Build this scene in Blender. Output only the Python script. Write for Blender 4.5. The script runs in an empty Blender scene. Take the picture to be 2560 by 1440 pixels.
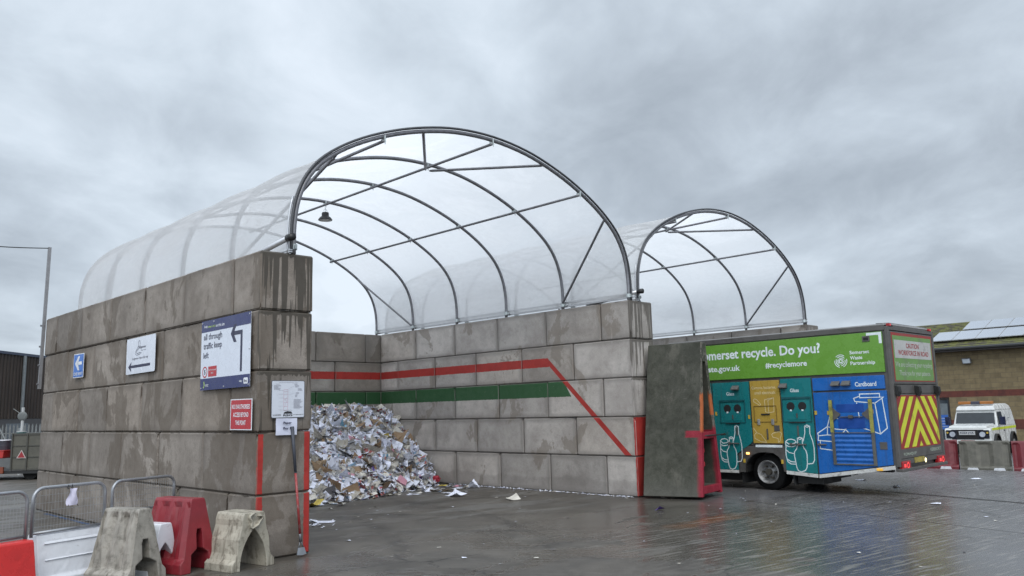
import bpy, math, random
from mathutils import Matrix, Vector, noise
random.seed(7)
S = bpy.context.scene
COL = S.collection
PI = math.pi
# ------------------------------------------------------------------ camera
F, PITCH, ROLL, CAMH = 2014.38, .149518, -.0260429, 1.80946
cd = bpy.data.cameras.new('camera'); cam = bpy.data.objects.new('camera', cd); COL.objects.link(cam)
cd.sensor_width = 36; cd.lens = F/2560*36; cd.clip_start = .05; cd.clip_end = 2000
_F = Vector((0, math.cos(PITCH), math.sin(PITCH))); _U = Vector((0, -math.sin(PITCH), math.cos(PITCH))); _R = Vector((1, 0, 0))
_x = _R*math.cos(ROLL)+_U*math.sin(ROLL); _y = -_R*math.sin(ROLL)+_U*math.cos(ROLL)
cm = Matrix.Identity(4)
for i in range(3):
    cm[i][0] = _x[i]; cm[i][1] = _y[i]; cm[i][2] = -_F[i]
cm[2][3] = CAMH
cam.matrix_world = cm
S.camera = cam
# ------------------------------------------------------------------ node helper
class G:
    def __init__(s, nt): s.nt = nt; s.n = nt.nodes; s.l = nt.links
    def new(s, t, **k):
        n = s.n.new(t)
        for a, b in k.items(): setattr(n, a, b)
        return n
    def put(s, sock, v):
        if isinstance(v, bpy.types.NodeSocket): s.l.new(v, sock)
        elif v is not None:
            try: sock.default_value = v
            except Exception: sock.default_value = (v, v, v)
    def m(s, op, a, b=None, c=None, clamp=False):
        n = s.new('ShaderNodeMath', operation=op, use_clamp=clamp); s.put(n.inputs[0], a)
        if b is not None: s.put(n.inputs[1], b)
        if c is not None: s.put(n.inputs[2], c)
        return n.outputs[0]
    def lt(s, a, b): return s.m('LESS_THAN', a, b)
    def gt(s, a, b): return s.m('GREATER_THAN', a, b)
    def mul(s, *a):
        r = a[0]
        for b in a[1:]: r = s.m('MULTIPLY', r, b)
        return r
    def mx(s, *a):
        r = a[0]
        for b in a[1:]: r = s.m('MAXIMUM', r, b)
        return r
    def ramp(s, v, lo, hi, a=0., b=1., smooth=True):
        n = s.new('ShaderNodeMapRange', interpolation_type='SMOOTHSTEP' if smooth else 'LINEAR')
        s.put(n.inputs[0], v)
        for i, x in zip((1, 2, 3, 4), (lo, hi, a, b)): s.put(n.inputs[i], x)
        return n.outputs[0]
    def noise(s, vec, scale, detail=4, rough=.55, dist=0., dim='3D'):
        n = s.new('ShaderNodeTexNoise'); n.noise_dimensions = dim
        if vec is not None: s.l.new(vec, n.inputs['Vector'])
        s.put(n.inputs['Scale'], scale); n.inputs['Detail'].default_value = detail; n.inputs['Roughness'].default_value = rough
        n.inputs['Distortion'].default_value = dist
        return n.outputs['Fac']
    def map(s, vec, loc=(0, 0, 0), rot=(0, 0, 0), sc=(1, 1, 1)):
        n = s.new('ShaderNodeMapping'); s.l.new(vec, n.inputs[0])
        n.inputs[1].default_value = loc; n.inputs[2].default_value = rot; n.inputs[3].default_value = sc
        return n.outputs[0]
    def vadd(s, a, b):
        n = s.new('ShaderNodeVectorMath', operation='ADD'); s.put(n.inputs[0], a); s.put(n.inputs[1], b); return n.outputs[0]
    def mix(s, f, a, b, mode='MIX'):
        n = s.new('ShaderNodeMix', data_type='RGBA', blend_type=mode); s.put(n.inputs[0], f)
        for i, v in ((6, a), (7, b)):
            if isinstance(v, tuple) and len(v) == 3: v = v+(1,)
            s.put(n.inputs[i], v)
        return n.outputs[2]
    def sep(s, v):
        n = s.new('ShaderNodeSeparateXYZ'); s.l.new(v, n.inputs[0]); return n.outputs
    def comb(s, x, y, z):
        n = s.new('ShaderNodeCombineXYZ')
        for i, v in enumerate((x, y, z)): s.put(n.inputs[i], v)
        return n.outputs[0]
    def bump(s, h, strength=.3, dist=.01):
        n = s.new('ShaderNodeBump'); s.l.new(h, n.inputs['Height']); n.inputs['Strength'].default_value = strength; n.inputs['Distance'].default_value = dist
        return n.outputs[0]
# ------------------------------------------------------------------ world: overcast cloud deck over the physical sky
W = bpy.data.worlds.new('World'); S.world = W; W.use_nodes = True
g = G(W.node_tree); g.n.clear()
SUN_EL, SUN_AZ = math.radians(46), math.radians(171)
sky = g.new('ShaderNodeTexSky', sky_type='NISHITA'); sky.sun_disc = False; sky.sun_elevation = SUN_EL; sky.sun_rotation = SUN_AZ
sky.air_density = 1; sky.dust_density = 2
b1 = g.new('ShaderNodeBackground'); g.l.new(sky.outputs[0], b1.inputs[0]); b1.inputs[1].default_value = .08
gen = g.new('ShaderNodeTexCoord').outputs['Generated']
sx, sy, sz = g.sep(gen)
zz = g.m('ADD', g.mx(sz, 0.0), .30)
px = g.m('DIVIDE', sx, zz); py = g.m('DIVIDE', sy, zz)
cv = g.comb(px, py, 0.)
n1 = g.noise(g.map(cv, rot=(0, 0, math.radians(-35)), sc=(1.0, .75, 1), loc=(2.3, 1.1, 0)), 1.25, 8, .50, .25)
n2 = g.noise(g.map(cv, rot=(0, 0, math.radians(-30)), sc=(1, .8, 1), loc=(7.7, 3.2, 0)), 4.2, 8, .56, .35)
n3 = g.noise(g.map(cv, loc=(1.7, 9.2, 0)), .5, 3, .5, .2)
f = g.m('ADD', g.mul(n1, .60), g.m('ADD', g.mul(n2, .30), g.mul(n3, .25)))
f = g.m('SUBTRACT', f, g.mul(sx, .13))
f = g.m('SUBTRACT', f, g.mul(g.ramp(sz, .1, .6), .03))
f = g.m('SUBTRACT', f, .015)
f = g.m('ADD', g.mul(g.m('SUBTRACT', f, .56), 1.25), .580)
cr = g.new('ShaderNodeValToRGB'); g.l.new(f, cr.inputs[0])
e = cr.color_ramp.elements
e[0].position = .36; e[0].color = (.300, .345, .398, 1)
e[1].position = .72; e[1].color = (.665, .735, .815, 1)
for p_, c_ in ((.46, (.378, .430, .490, 1)), (.54, (.458, .520, .588, 1)), (.62, (.552, .623, .697, 1))):
    q = e.new(p_); q.color = c_
b2 = g.new('ShaderNodeBackground'); g.l.new(cr.outputs[0], b2.inputs[0]); b2.inputs[1].default_value = 1.3
g.put(b2.inputs[1], g.mul(.98, g.m('ADD', g.m('ADD', 1., g.mul(g.ramp(sz, .50, .92), 1.3)), g.mul(g.ramp(g.m('MULTIPLY', sy, -1.), 0., .8), 1.1))))
ms = g.new('ShaderNodeMixShader'); ms.inputs[0].default_value = .94
g.l.new(b1.outputs[0], ms.inputs[1]); g.l.new(b2.outputs[0], ms.inputs[2])
wo = g.new('ShaderNodeOutputWorld'); g.l.new(ms.outputs[0], wo.inputs[0])
# ------------------------------------------------------------------ sun (veiled)
sd = bpy.data.lights.new('sun', 'SUN'); sd.energy = 1.15; sd.angle = math.radians(35); sd.color = (1, .95, .88)
so = bpy.data.objects.new('sun', sd); COL.objects.link(so)
sdir = Vector((math.cos(SUN_EL)*math.sin(SUN_AZ), math.cos(SUN_EL)*math.cos(SUN_AZ), math.sin(SUN_EL)))
so.rotation_euler = sdir.to_track_quat('Z', 'Y').to_euler(); so.location = (0, 0, 30)
S.view_settings.view_transform = 'Standard'; S.view_settings.look = 'None'; S.view_settings.exposure = .38; S.view_settings.gamma = 1
S.render.engine = 'CYCLES'; S.cycles.use_denoising = True
S.cycles.max_bounces = 8; S.cycles.transparent_max_bounces = 24; S.cycles.diffuse_bounces = 3
S.cycles.caustics_reflective = False; S.cycles.caustics_refractive = False
# ------------------------------------------------------------------ frames
TH = math.atan2(.7052, .7090)                       # direction across the bays
L0 = Vector((-3.322, 10.49, 0))
BAY = Matrix.Translation(L0) @ Matrix.Rotation(TH, 4, 'Z')      # x: across the bays, y: into the bays
BINV = BAY.inverted()
SK = .036                                            # front line of the bays is a little out of square
def T(x, y, z=0.): return Matrix.Translation((x, y, z))
def RZ(a): return Matrix.Rotation(a, 4, 'Z')
def RX(a): return Matrix.Rotation(a, 4, 'X')
def RY(a): return Matrix.Rotation(a, 4, 'Y')
def FR(o, right, up):
    r = Vector(right).normalized(); u = Vector(up).normalized(); n = r.cross(u)
    m = Matrix.Identity(4)
    for i in range(3): m[i][0] = r[i]; m[i][1] = u[i]; m[i][2] = n[i]; m[i][3] = o[i]
    return m
def gz(v):                                           # ground level along the bay x axis
    if v < 17.85: return 0.
    if v < 19: return -.13*(v-17.85)/1.15
    if v < 29: return -.13-.032*(v-19)
    return -.45
# ------------------------------------------------------------------ mesh builder
class MB:
    def __init__(s): s.v = []; s.f = []; s.mi = []; s.T = Matrix.Identity(4); s.k = 0
    def add(s, vs, fs):
        o = len(s.v); s.v += [tuple(s.T @ Vector(p)) for p in vs]
        for f in fs: s.f.append([o+i for i in f]); s.mi.append(s.k)
        return s
    def box(s, x0, x1, y0, y1, z0, z1):
        return s.add([(x, y, z) for z in (z0, z1) for y in (y0, y1) for x in (x0, x1)],
                     [(0, 2, 3, 1), (4, 5, 7, 6), (0, 1, 5, 4), (2, 6, 7, 3), (0, 4, 6, 2), (1, 3, 7, 5)])
    def cbox(s, x, y, z, w, d, h): return s.box(x-w/2, x+w/2, y-d/2, y+d/2, z-h/2, z+h/2)
    def poly(s, pts): return s.add(pts, [list(range(len(pts)))])
    def prism(s, pts, a, b, ax='y'):                 # pts (p,q); ax y: (x,z) extruded in y; x: (y,z) in x; z: (x,y) in z
        n = len(pts)
        def c(p, t): return (p[0], t, p[1]) if ax == 'y' else ((t, p[0], p[1]) if ax == 'x' else (p[0], p[1], t))
        return s.add([c(p, a) for p in pts]+[c(p, b) for p in pts],
                     [list(range(n))[::-1], list(range(n, 2*n))]+[(i, (i+1) % n, n+(i+1) % n, n+i) for i in range(n)])
    def tube(s, pts, r, seg=10, cap=True, rr=None):
        pts = [Vector(p) for p in pts]; n = len(pts); vs = []
        t = (pts[1]-pts[0]).normalized(); up = Vector((0, 0, 1)) if abs(t.z) < .9 else Vector((1, 0, 0))
        a = t.cross(up).normalized()
        for i, p in enumerate(pts):
            t = ((pts[min(i+1, n-1)]-p).normalized()+(p-pts[max(i-1, 0)]).normalized()).normalized()
            a = (a-t*a.dot(t)).normalized(); b = t.cross(a)
            R = rr[i] if rr else r
            for k in range(seg):
                q = 2*PI*k/seg; vs.append(p+a*R*math.cos(q)+b*R*math.sin(q))
        fs = [(i*seg+k, i*seg+(k+1) % seg, (i+1)*seg+(k+1) % seg, (i+1)*seg+k) for i in range(n-1) for k in range(seg)]
        if cap: fs += [list(range(seg))[::-1], [(n-1)*seg+k for k in range(seg)]]
        return s.add(vs, fs)
    def cyl(s, p, q, r, seg=16): return s.tube([p, q], r, seg)
    def disc(s, c, r, seg=24, z=0.): return s.add([(c[0]+r*math.cos(2*PI*k/seg), c[1]+r*math.sin(2*PI*k/seg), z) for k in range(seg)], [list(range(seg))])
    def ring(s, c, r0, r1, seg=28, z=0., a0=0, a1=2*PI):
        vs = []; n = seg
        for k in range(n+1):
            q = a0+(a1-a0)*k/n
            for r in (r0, r1): vs.append((c[0]+r*math.cos(q), c[1]+r*math.sin(q), z))
        return s.add(vs, [(2*k, 2*k+1, 2*k+3, 2*k+2) for k in range(n)])
    def ribbon(s, pts, w, z=0., closed=False):       # 2D stroke in the local xy plane
        P = [Vector((p[0], p[1])) for p in pts]; n = len(P); vs = []
        for i in range(n):
            a = P[i]-P[i-1] if i > 0 else P[1]-P[0]; b = P[i+1]-P[i] if i < n-1 else P[-1]-P[-2]
            a = a.normalized(); b = b.normalized(); t = (a+b)
            t = t.normalized() if t.length > 1e-3 else a
            nn = Vector((-t.y, t.x)); k = 1/max(.5, abs(nn.dot(Vector((-a.y, a.x)))))
            vs += [(*(P[i]+nn*w/2*k), z), (*(P[i]-nn*w/2*k), z)]
        return s.add(vs, [(2*i+1, 2*i+3, 2*i+2, 2*i) for i in range(n-1)])
    def rect(s, x0, y0, x1, y1, z=0.): return s.add([(x0, y0, z), (x1, y0, z), (x1, y1, z), (x0, y1, z)], [(0, 1, 2, 3)])
    def mesh(s, name, mats, smooth=False):
        me = bpy.data.meshes.new(name); me.from_pydata(s.v, [], s.f)
        for m_ in (mats if isinstance(mats, (list, tuple)) else [mats]): me.materials.append(m_)
        me.polygons.foreach_set('material_index', s.mi)
        if smooth: me.polygons.foreach_set('use_smooth', [True]*len(s.f))
        me.update(); return me
    def build(s, name, mats, parent=None, M=None, smooth=False, bevel=0., seg=2, auto=None):
        o = bpy.data.objects.new(name, s.mesh(name, mats, smooth)); COL.objects.link(o)
        if parent: o.parent = parent
        if M is not None:
            if parent: o.matrix_local = M
            else: o.matrix_world = M
        if bevel:
            b = o.modifiers.new('b', 'BEVEL'); b.width = bevel; b.segments = seg; b.limit_method = 'ANGLE'; b.angle_limit = .5
            b.harden_normals = False
        return o
def tag(o, label=None, cat=None, group=None, kind=None):
    if label: o['label'] = label
    if cat: o['category'] = cat
    if group: o['group'] = group
    if kind: o['kind'] = kind
    return o
def thing(name, label, cat, M, group=None):
    o = bpy.data.objects.new(name, None); COL.objects.link(o); o.matrix_world = M; o.empty_display_size = .2
    return tag(o, label, cat, group)
def copy_tree(o, parent=None):
    c = o.copy(); COL.objects.link(c)
    if parent: c.parent = parent
    for ch in list(o.children): copy_tree(ch, c)
    return c
# ------------------------------------------------------------------ lettering
_tc = {}
def glyphs(txt, bold=0.):
    k = (txt, bold)
    if k not in _tc:
        cu = bpy.data.curves.new('t', 'FONT'); cu.body = txt; cu.size = 1; cu.resolution_u = 3; cu.offset = bold
        o = bpy.data.objects.new('t', cu); COL.objects.link(o); bpy.context.view_layer.update()
        me = bpy.data.meshes.new_from_object(o.evaluated_get(bpy.context.evaluated_depsgraph_get()))
        vs = [tuple(v.co) for v in me.vertices]; fs = [list(p.vertices) for p in me.polygons]
        bpy.data.objects.remove(o); bpy.data.curves.remove(cu); bpy.data.meshes.remove(me)
        _tc[k] = (vs, fs)
    return _tc[k]
def text(mb, txt, x0, y0, x1, y1=None, bold=0., z=0., shear=0., h=None):
    """fit the text into x0..x1 and (y0..y1 = glyph box) or keep the proportion"""
    vs, fs = glyphs(txt, bold)
    a = min(v[0] for v in vs); b = max(v[0] for v in vs); c = min(v[1] for v in vs); d = max(v[1] for v in vs)
    kx = (x1-x0)/(b-a); ky = kx if y1 is None else (y1-y0)/(d-c)
    mb.add([(x0+(v[0]-a)*kx+shear*(v[1]-c)*ky, y0+(v[1]-c)*ky, z) for v in vs], fs)
def letter(parent, m, txt, *a, name='lettering', **k):
    mb = MB(); text(mb, txt, *a, **k); return mb.build(name, m, parent)
def width(txt, bold=0.):
    vs, _ = glyphs(txt, bold); return max(v[0] for v in vs)-min(v[0] for v in vs)
# ------------------------------------------------------------------ materials
MC = {}
def mat(name, col, rough=.5, metal=0., var=.12, vs=5., dirt=None, dcol=(.05, .045, .035), ds=3., bump=0., bs=40., spec=.5, emit=0., rand=0., streak=0., rvar=.1, alpha=None, dd=0.02):
    if name in MC: return MC[name]
    m = bpy.data.materials.new(name); m.use_nodes = True; g = G(m.node_tree); g.n.clear()
    tc = g.new('ShaderNodeTexCoord').outputs['Object']
    if rand:
        ri = g.new('ShaderNodeObjectInfo').outputs['Random']; tc = g.vadd(tc, g.comb(g.mul(ri, 31.), g.mul(ri, 17.), 0.))
    n1 = g.noise(tc, vs, 5, .6)
    c = g.mix(g.ramp(n1, .3, .7), tuple(x*(1-var) for x in col), tuple(min(1, x*(1+var)) for x in col))
    if rand:
        c = g.mix(1., c, g.comb(*[g.ramp(ri, 0, 1, 1-rand, 1+rand, False)]*3), 'MULTIPLY')
    if streak:
        st = g.noise(g.map(tc, sc=(14, 14, .8)), 1., 3, .6)
        c = g.mix(g.mul(g.ramp(st, .5, .75), streak), c, dcol)
    r_ = g.ramp(n1, .2, .8, max(0, rough-rvar), min(1, rough+rvar))
    if dirt:
        d = g.ramp(g.noise(tc, ds, 8, .72, .3), .62-dirt*.35, .72-dirt*.15)
        c = g.mix(g.mul(d, .35+.6*dirt), c, dcol)
    p = g.new('ShaderNodeBsdfPrincipled'); g.put(p.inputs['Base Color'], c); g.put(p.inputs['Roughness'], r_)
    p.inputs['Metallic'].default_value = metal; p.inputs['Specular IOR Level'].default_value = spec
    if emit: g.put(p.inputs['Emission Color'], tuple(col)+(1,)); p.inputs['Emission Strength'].default_value = emit
    if bump: g.put(p.inputs['Normal'], g.bump(g.noise(tc, bs, 6, .6), bump, dd))
    o = g.new('ShaderNodeOutputMaterial'); g.l.new(p.outputs[0], o.inputs[0])
    MC[name] = m; return m
def film(name, k0=.66, k1=.98, col=(.95, .955, .965)):
    m = bpy.data.materials.new(name); m.use_nodes = True; g = G(m.node_tree); g.n.clear()
    tc = g.new('ShaderNodeTexCoord').outputs['Object']
    lw = g.new('ShaderNodeLayerWeight'); lw.inputs[0].default_value = .5
    n1 = g.noise(g.map(tc, sc=(.6, .6, 1.6)), 1.3, 5, .6, .6)
    fac = g.m('ADD', g.ramp(g.m('POWER', lw.outputs['Facing'], 1.7), 0, 1, k0, k1, False), g.ramp(n1, .40, .70, -.07, .10), clamp=True)
    tr = g.new('ShaderNodeBsdfTransparent'); tr.inputs[0].default_value = (.97, .975, .98, 1)
    di = g.new('ShaderNodeBsdfDiffuse'); di.inputs[0].default_value = (*col, 1)
    tl = g.new('ShaderNodeBsdfTranslucent'); tl.inputs[0].default_value = (*col, 1)
    a = g.new('ShaderNodeMixShader'); a.inputs[0].default_value = .70; g.l.new(di.outputs[0], a.inputs[1]); g.l.new(tl.outputs[0], a.inputs[2])
    gl = g.new('ShaderNodeBsdfGlossy'); gl.inputs['Roughness'].default_value = .22; gl.inputs['Color'].default_value = (.8, .8, .8, 1)
    bm = g.bump(g.noise(g.map(tc, sc=(1, .5, 1)), 3.2, 5, .6, .8), .25, .06); g.l.new(bm, gl.inputs['Normal'])
    b = g.new('ShaderNodeMixShader'); b.inputs[0].default_value = .10; g.l.new(a.outputs[0], b.inputs[1]); g.l.new(gl.outputs[0], b.inputs[2])
    c = g.new('ShaderNodeMixShader'); g.put(c.inputs[0], fac); g.l.new(tr.outputs[0], c.inputs[1]); g.l.new(b.outputs[0], c.inputs[2])
    o = g.new('ShaderNodeOutputMaterial'); g.l.new(c.outputs[0], o.inputs[0])
    return m
def bay_coords(g):
    pos = g.new('ShaderNodeNewGeometry').outputs['Position']
    t = -(Matrix.Rotation(-TH, 3, 'Z') @ L0)
    return g.map(pos, rot=(0, 0, -TH), loc=tuple(t))
def block_mat(name, light, dark, wet=.3, paint=None, drip=None, edge=.5, warm=(.10, .08, .06)):
    """cast concrete block: mottled grey, grime round the joints, rain runs, painted bands; all fixed to the wall"""
    m = bpy.data.materials.new(name); m.use_nodes = True; g = G(m.node_tree); g.n.clear()
    bc = bay_coords(g); V, U, Z = g.sep(bc)
    ri = g.new('ShaderNodeObjectInfo').outputs['Random']
    gen = g.new('ShaderNodeTexCoord').outputs['Generated']; gx, gy, gz_ = g.sep(gen)
    nrm = g.new('ShaderNodeNewGeometry').outputs['Normal']
    big = g.noise(bc, 1.1, 5, .62, .4); mid = g.noise(bc, 6., 6, .68, .2); fine = g.noise(bc, 70., 3, .6)
    c = g.mix(g.ramp(big, .3, .7), dark, light)
    c = g.mix(g.mul(g.ramp(mid, .42, .72), .4), c, tuple(x*.72 for x in dark))
    c = g.mix(1., c, g.comb(*[g.ramp(ri, 0, 1, .76, 1.16, False)]*3), 'MULTIPLY')
    c = g.mix(1., c, g.comb(*[g.ramp(fine, .3, .7, .88, 1.1)]*3), 'MULTIPLY')
    c = g.mix(g.ramp(g.m('FRACT', g.mul(ri, 7.31)), .5, 1., 0., .28), c, g.mix(1., c, (1.05, .95, .82), 'MULTIPLY'))
    # grime around the block edges
    ez = g.m('MINIMUM', gz_, g.m('SUBTRACT', 1., gz_)); ey = g.mul(g.m('MINIMUM', gy, g.m('SUBTRACT', 1., gy)), 1.9)
    ex = g.mul(g.m('MINIMUM', gx, g.m('SUBTRACT', 1., gx)), 1.)
    nd = g.new('ShaderNodeVectorMath', operation='DOT_PRODUCT'); g.put(nd.inputs[0], nrm); nd.inputs[1].default_value = (math.cos(TH), math.sin(TH), 0)
    side = g.gt(g.m('ABSOLUTE', nd.outputs['Value']), .5)
    e1 = g.m('ADD', g.mul(side, g.m('MINIMUM', ez, ey)), g.mul(g.m('SUBTRACT', 1., side), g.m('MINIMUM', ez, ex)))
    em = g.ramp(g.m('ADD', e1, g.mul(g.m('SUBTRACT', mid, .5), .25)), .0, .17, 1., 0.)
    c = g.mix(g.mul(em, edge), c, tuple(x*.55 for x in dark))
    # large wet/dirty patches with a defined boundary
    wv = g.noise(g.map(bc, sc=(1, 1, .7), loc=(3.1, .7, 1.9)), 1.15, 7, .62, .5)
    wm = g.ramp(wv, .60-wet*.18, .63-wet*.18)
    c = g.mix(g.mul(wm, .62), c, tuple(x*.58 for x in (dark[0]*1.05, dark[1]*.98, dark[2]*.88)))
    # pale vertical scrapes
    sc_ = g.noise(g.map(bc, rot=(0, 0, 0), sc=(5, 5, .5)), 2.2, 3, .7)
    c = g.mix(g.mul(g.ramp(sc_, .70, .74), .14), c, tuple(min(1, x*1.7) for x in light))
    rough = g.ramp(mid, .3, .7, .62, .9)
    # damp, dirtier foot of the wall
    foot = g.ramp(g.m('ADD', Z, g.mul(g.m('SUBTRACT', big, .5), .35)), .28, .36, 1., 0.)
    c = g.mix(g.mul(foot, .33), c, tuple(x*.5 for x in dark))
    if drip:
        lim, k = drip
        endf = g.lt(U, lim)
        s1 = g.noise(g.comb(g.mul(V, 15.), g.mul(Z, .55), 3.3), 1., 2, .5, .15)
        s2 = g.noise(g.comb(g.mul(V, 34.), g.mul(Z, 1.1), 8.1), 1., 2, .5)
        ms_ = None
        for zt, th in ((4.0, .485), (3.2, .515), (2.4, .565)):
            d = g.m('SUBTRACT', zt, Z)
            inb = g.mul(g.gt(d, 0.), g.lt(d, .8))
            q = g.m('SUBTRACT', g.m('ADD', g.mul(s1, .72), g.mul(s2, .28)), g.m('ADD', th-.02, g.mul(d, .06)))
            w = g.ramp(q, -.004, .006)
            top = g.ramp(g.m('SUBTRACT', d, g.mul(s2, .11)), .005, .015, 1., 0.)
            w = g.mul(g.mx(w, top), inb)
            ms_ = w if ms_ is None else g.mx(ms_, w)
        c = g.mix(g.mul(ms_, endf, k), c, (.062, .053, .042))
        rough = g.m('SUBTRACT', rough, g.mul(ms_, endf, .35*k))
    if paint:
        wob = g.mul(g.m('SUBTRACT', g.noise(bc, 14., 5, .7), .5), .034)
        Zw = g.m('ADD', Z, wob); Uw = g.m('ADD', U, wob); Vw = g.m('ADD', V, wob)
        wear = g.ramp(g.noise(bc, 22., 7, .8), .62, .72, 1., .25)
        wear = g.mul(wear, g.ramp(e1, .006, .02, .3, 1.))
        red, green = paint(g, Vw, Uw, Zw)
        if green is not None:
            c = g.mix(g.mul(green, wear, .97), c, (.022, .085, .030)); rough = g.m('SUBTRACT', rough, g.mul(green, .2))
        rc = g.mix(g.ramp(mid, .3, .7), (.30, .022, .018), (.40, .035, .028))
        c = g.mix(g.mul(red, wear, .97), c, rc); rough = g.m('SUBTRACT', rough, g.mul(red, .25))
    p = g.new('ShaderNodeBsdfPrincipled'); g.put(p.inputs['Base Color'], c); g.put(p.inputs['Roughness'], rough)
    p.inputs['Specular IOR Level'].default_value = .35
    h = g.m('ADD', g.mul(fine, .35), mid)
    g.put(p.inputs['Normal'], g.bump(h, .22, .012))
    o = g.new('ShaderNodeOutputMaterial'); g.l.new(p.outputs[0], o.inputs[0])
    return m
def paint_left(g, V, U, Z):
    b = g.mul(g.lt(U, .02), g.lt(Z, 1.585))
    a1 = g.mul(g.gt(V, -.02), g.lt(V, .095)); a2 = g.gt(V, .69)
    return g.mul(b, g.mx(a1, a2)), None
def paint_mid(g, V, U, Z):
    near = g.mul(g.lt(V, 8.44), g.gt(U, .3))
    hor = g.mul(g.gt(Z, 2.735), g.lt(Z, 2.935), g.gt(g.m('SUBTRACT', U, g.mul(g.m('SUBTRACT', Z, 2.76), .3)), 2.60))
    up = g.m('ADD', g.mul(U, .943), .450); lo = g.m('ADD', g.mul(U, .951), .285)
    dia = g.mul(g.lt(Z, up), g.gt(Z, lo), g.gt(Z, .81), g.lt(Z, 2.935))
    gr = g.mul(g.gt(Z, 2.055), g.lt(Z, 2.395), g.gt(g.m('SUBTRACT', U, g.mul(g.m('SUBTRACT', Z, 2.07), .6)), 1.97))
    ver = g.mul(g.lt(U, .31), g.lt(Z, 1.585), g.lt(V, 8.80))
    return g.mx(g.mul(near, g.mx(hor, dia)), ver), g.mul(near, gr)
def paint_back(g, V, U, Z):
    near = g.lt(V, 8.4)
    return g.mul(near, g.gt(Z, 2.735), g.lt(Z, 2.935)), g.mul(near, g.gt(Z, 2.055), g.lt(Z, 2.395))
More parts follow.
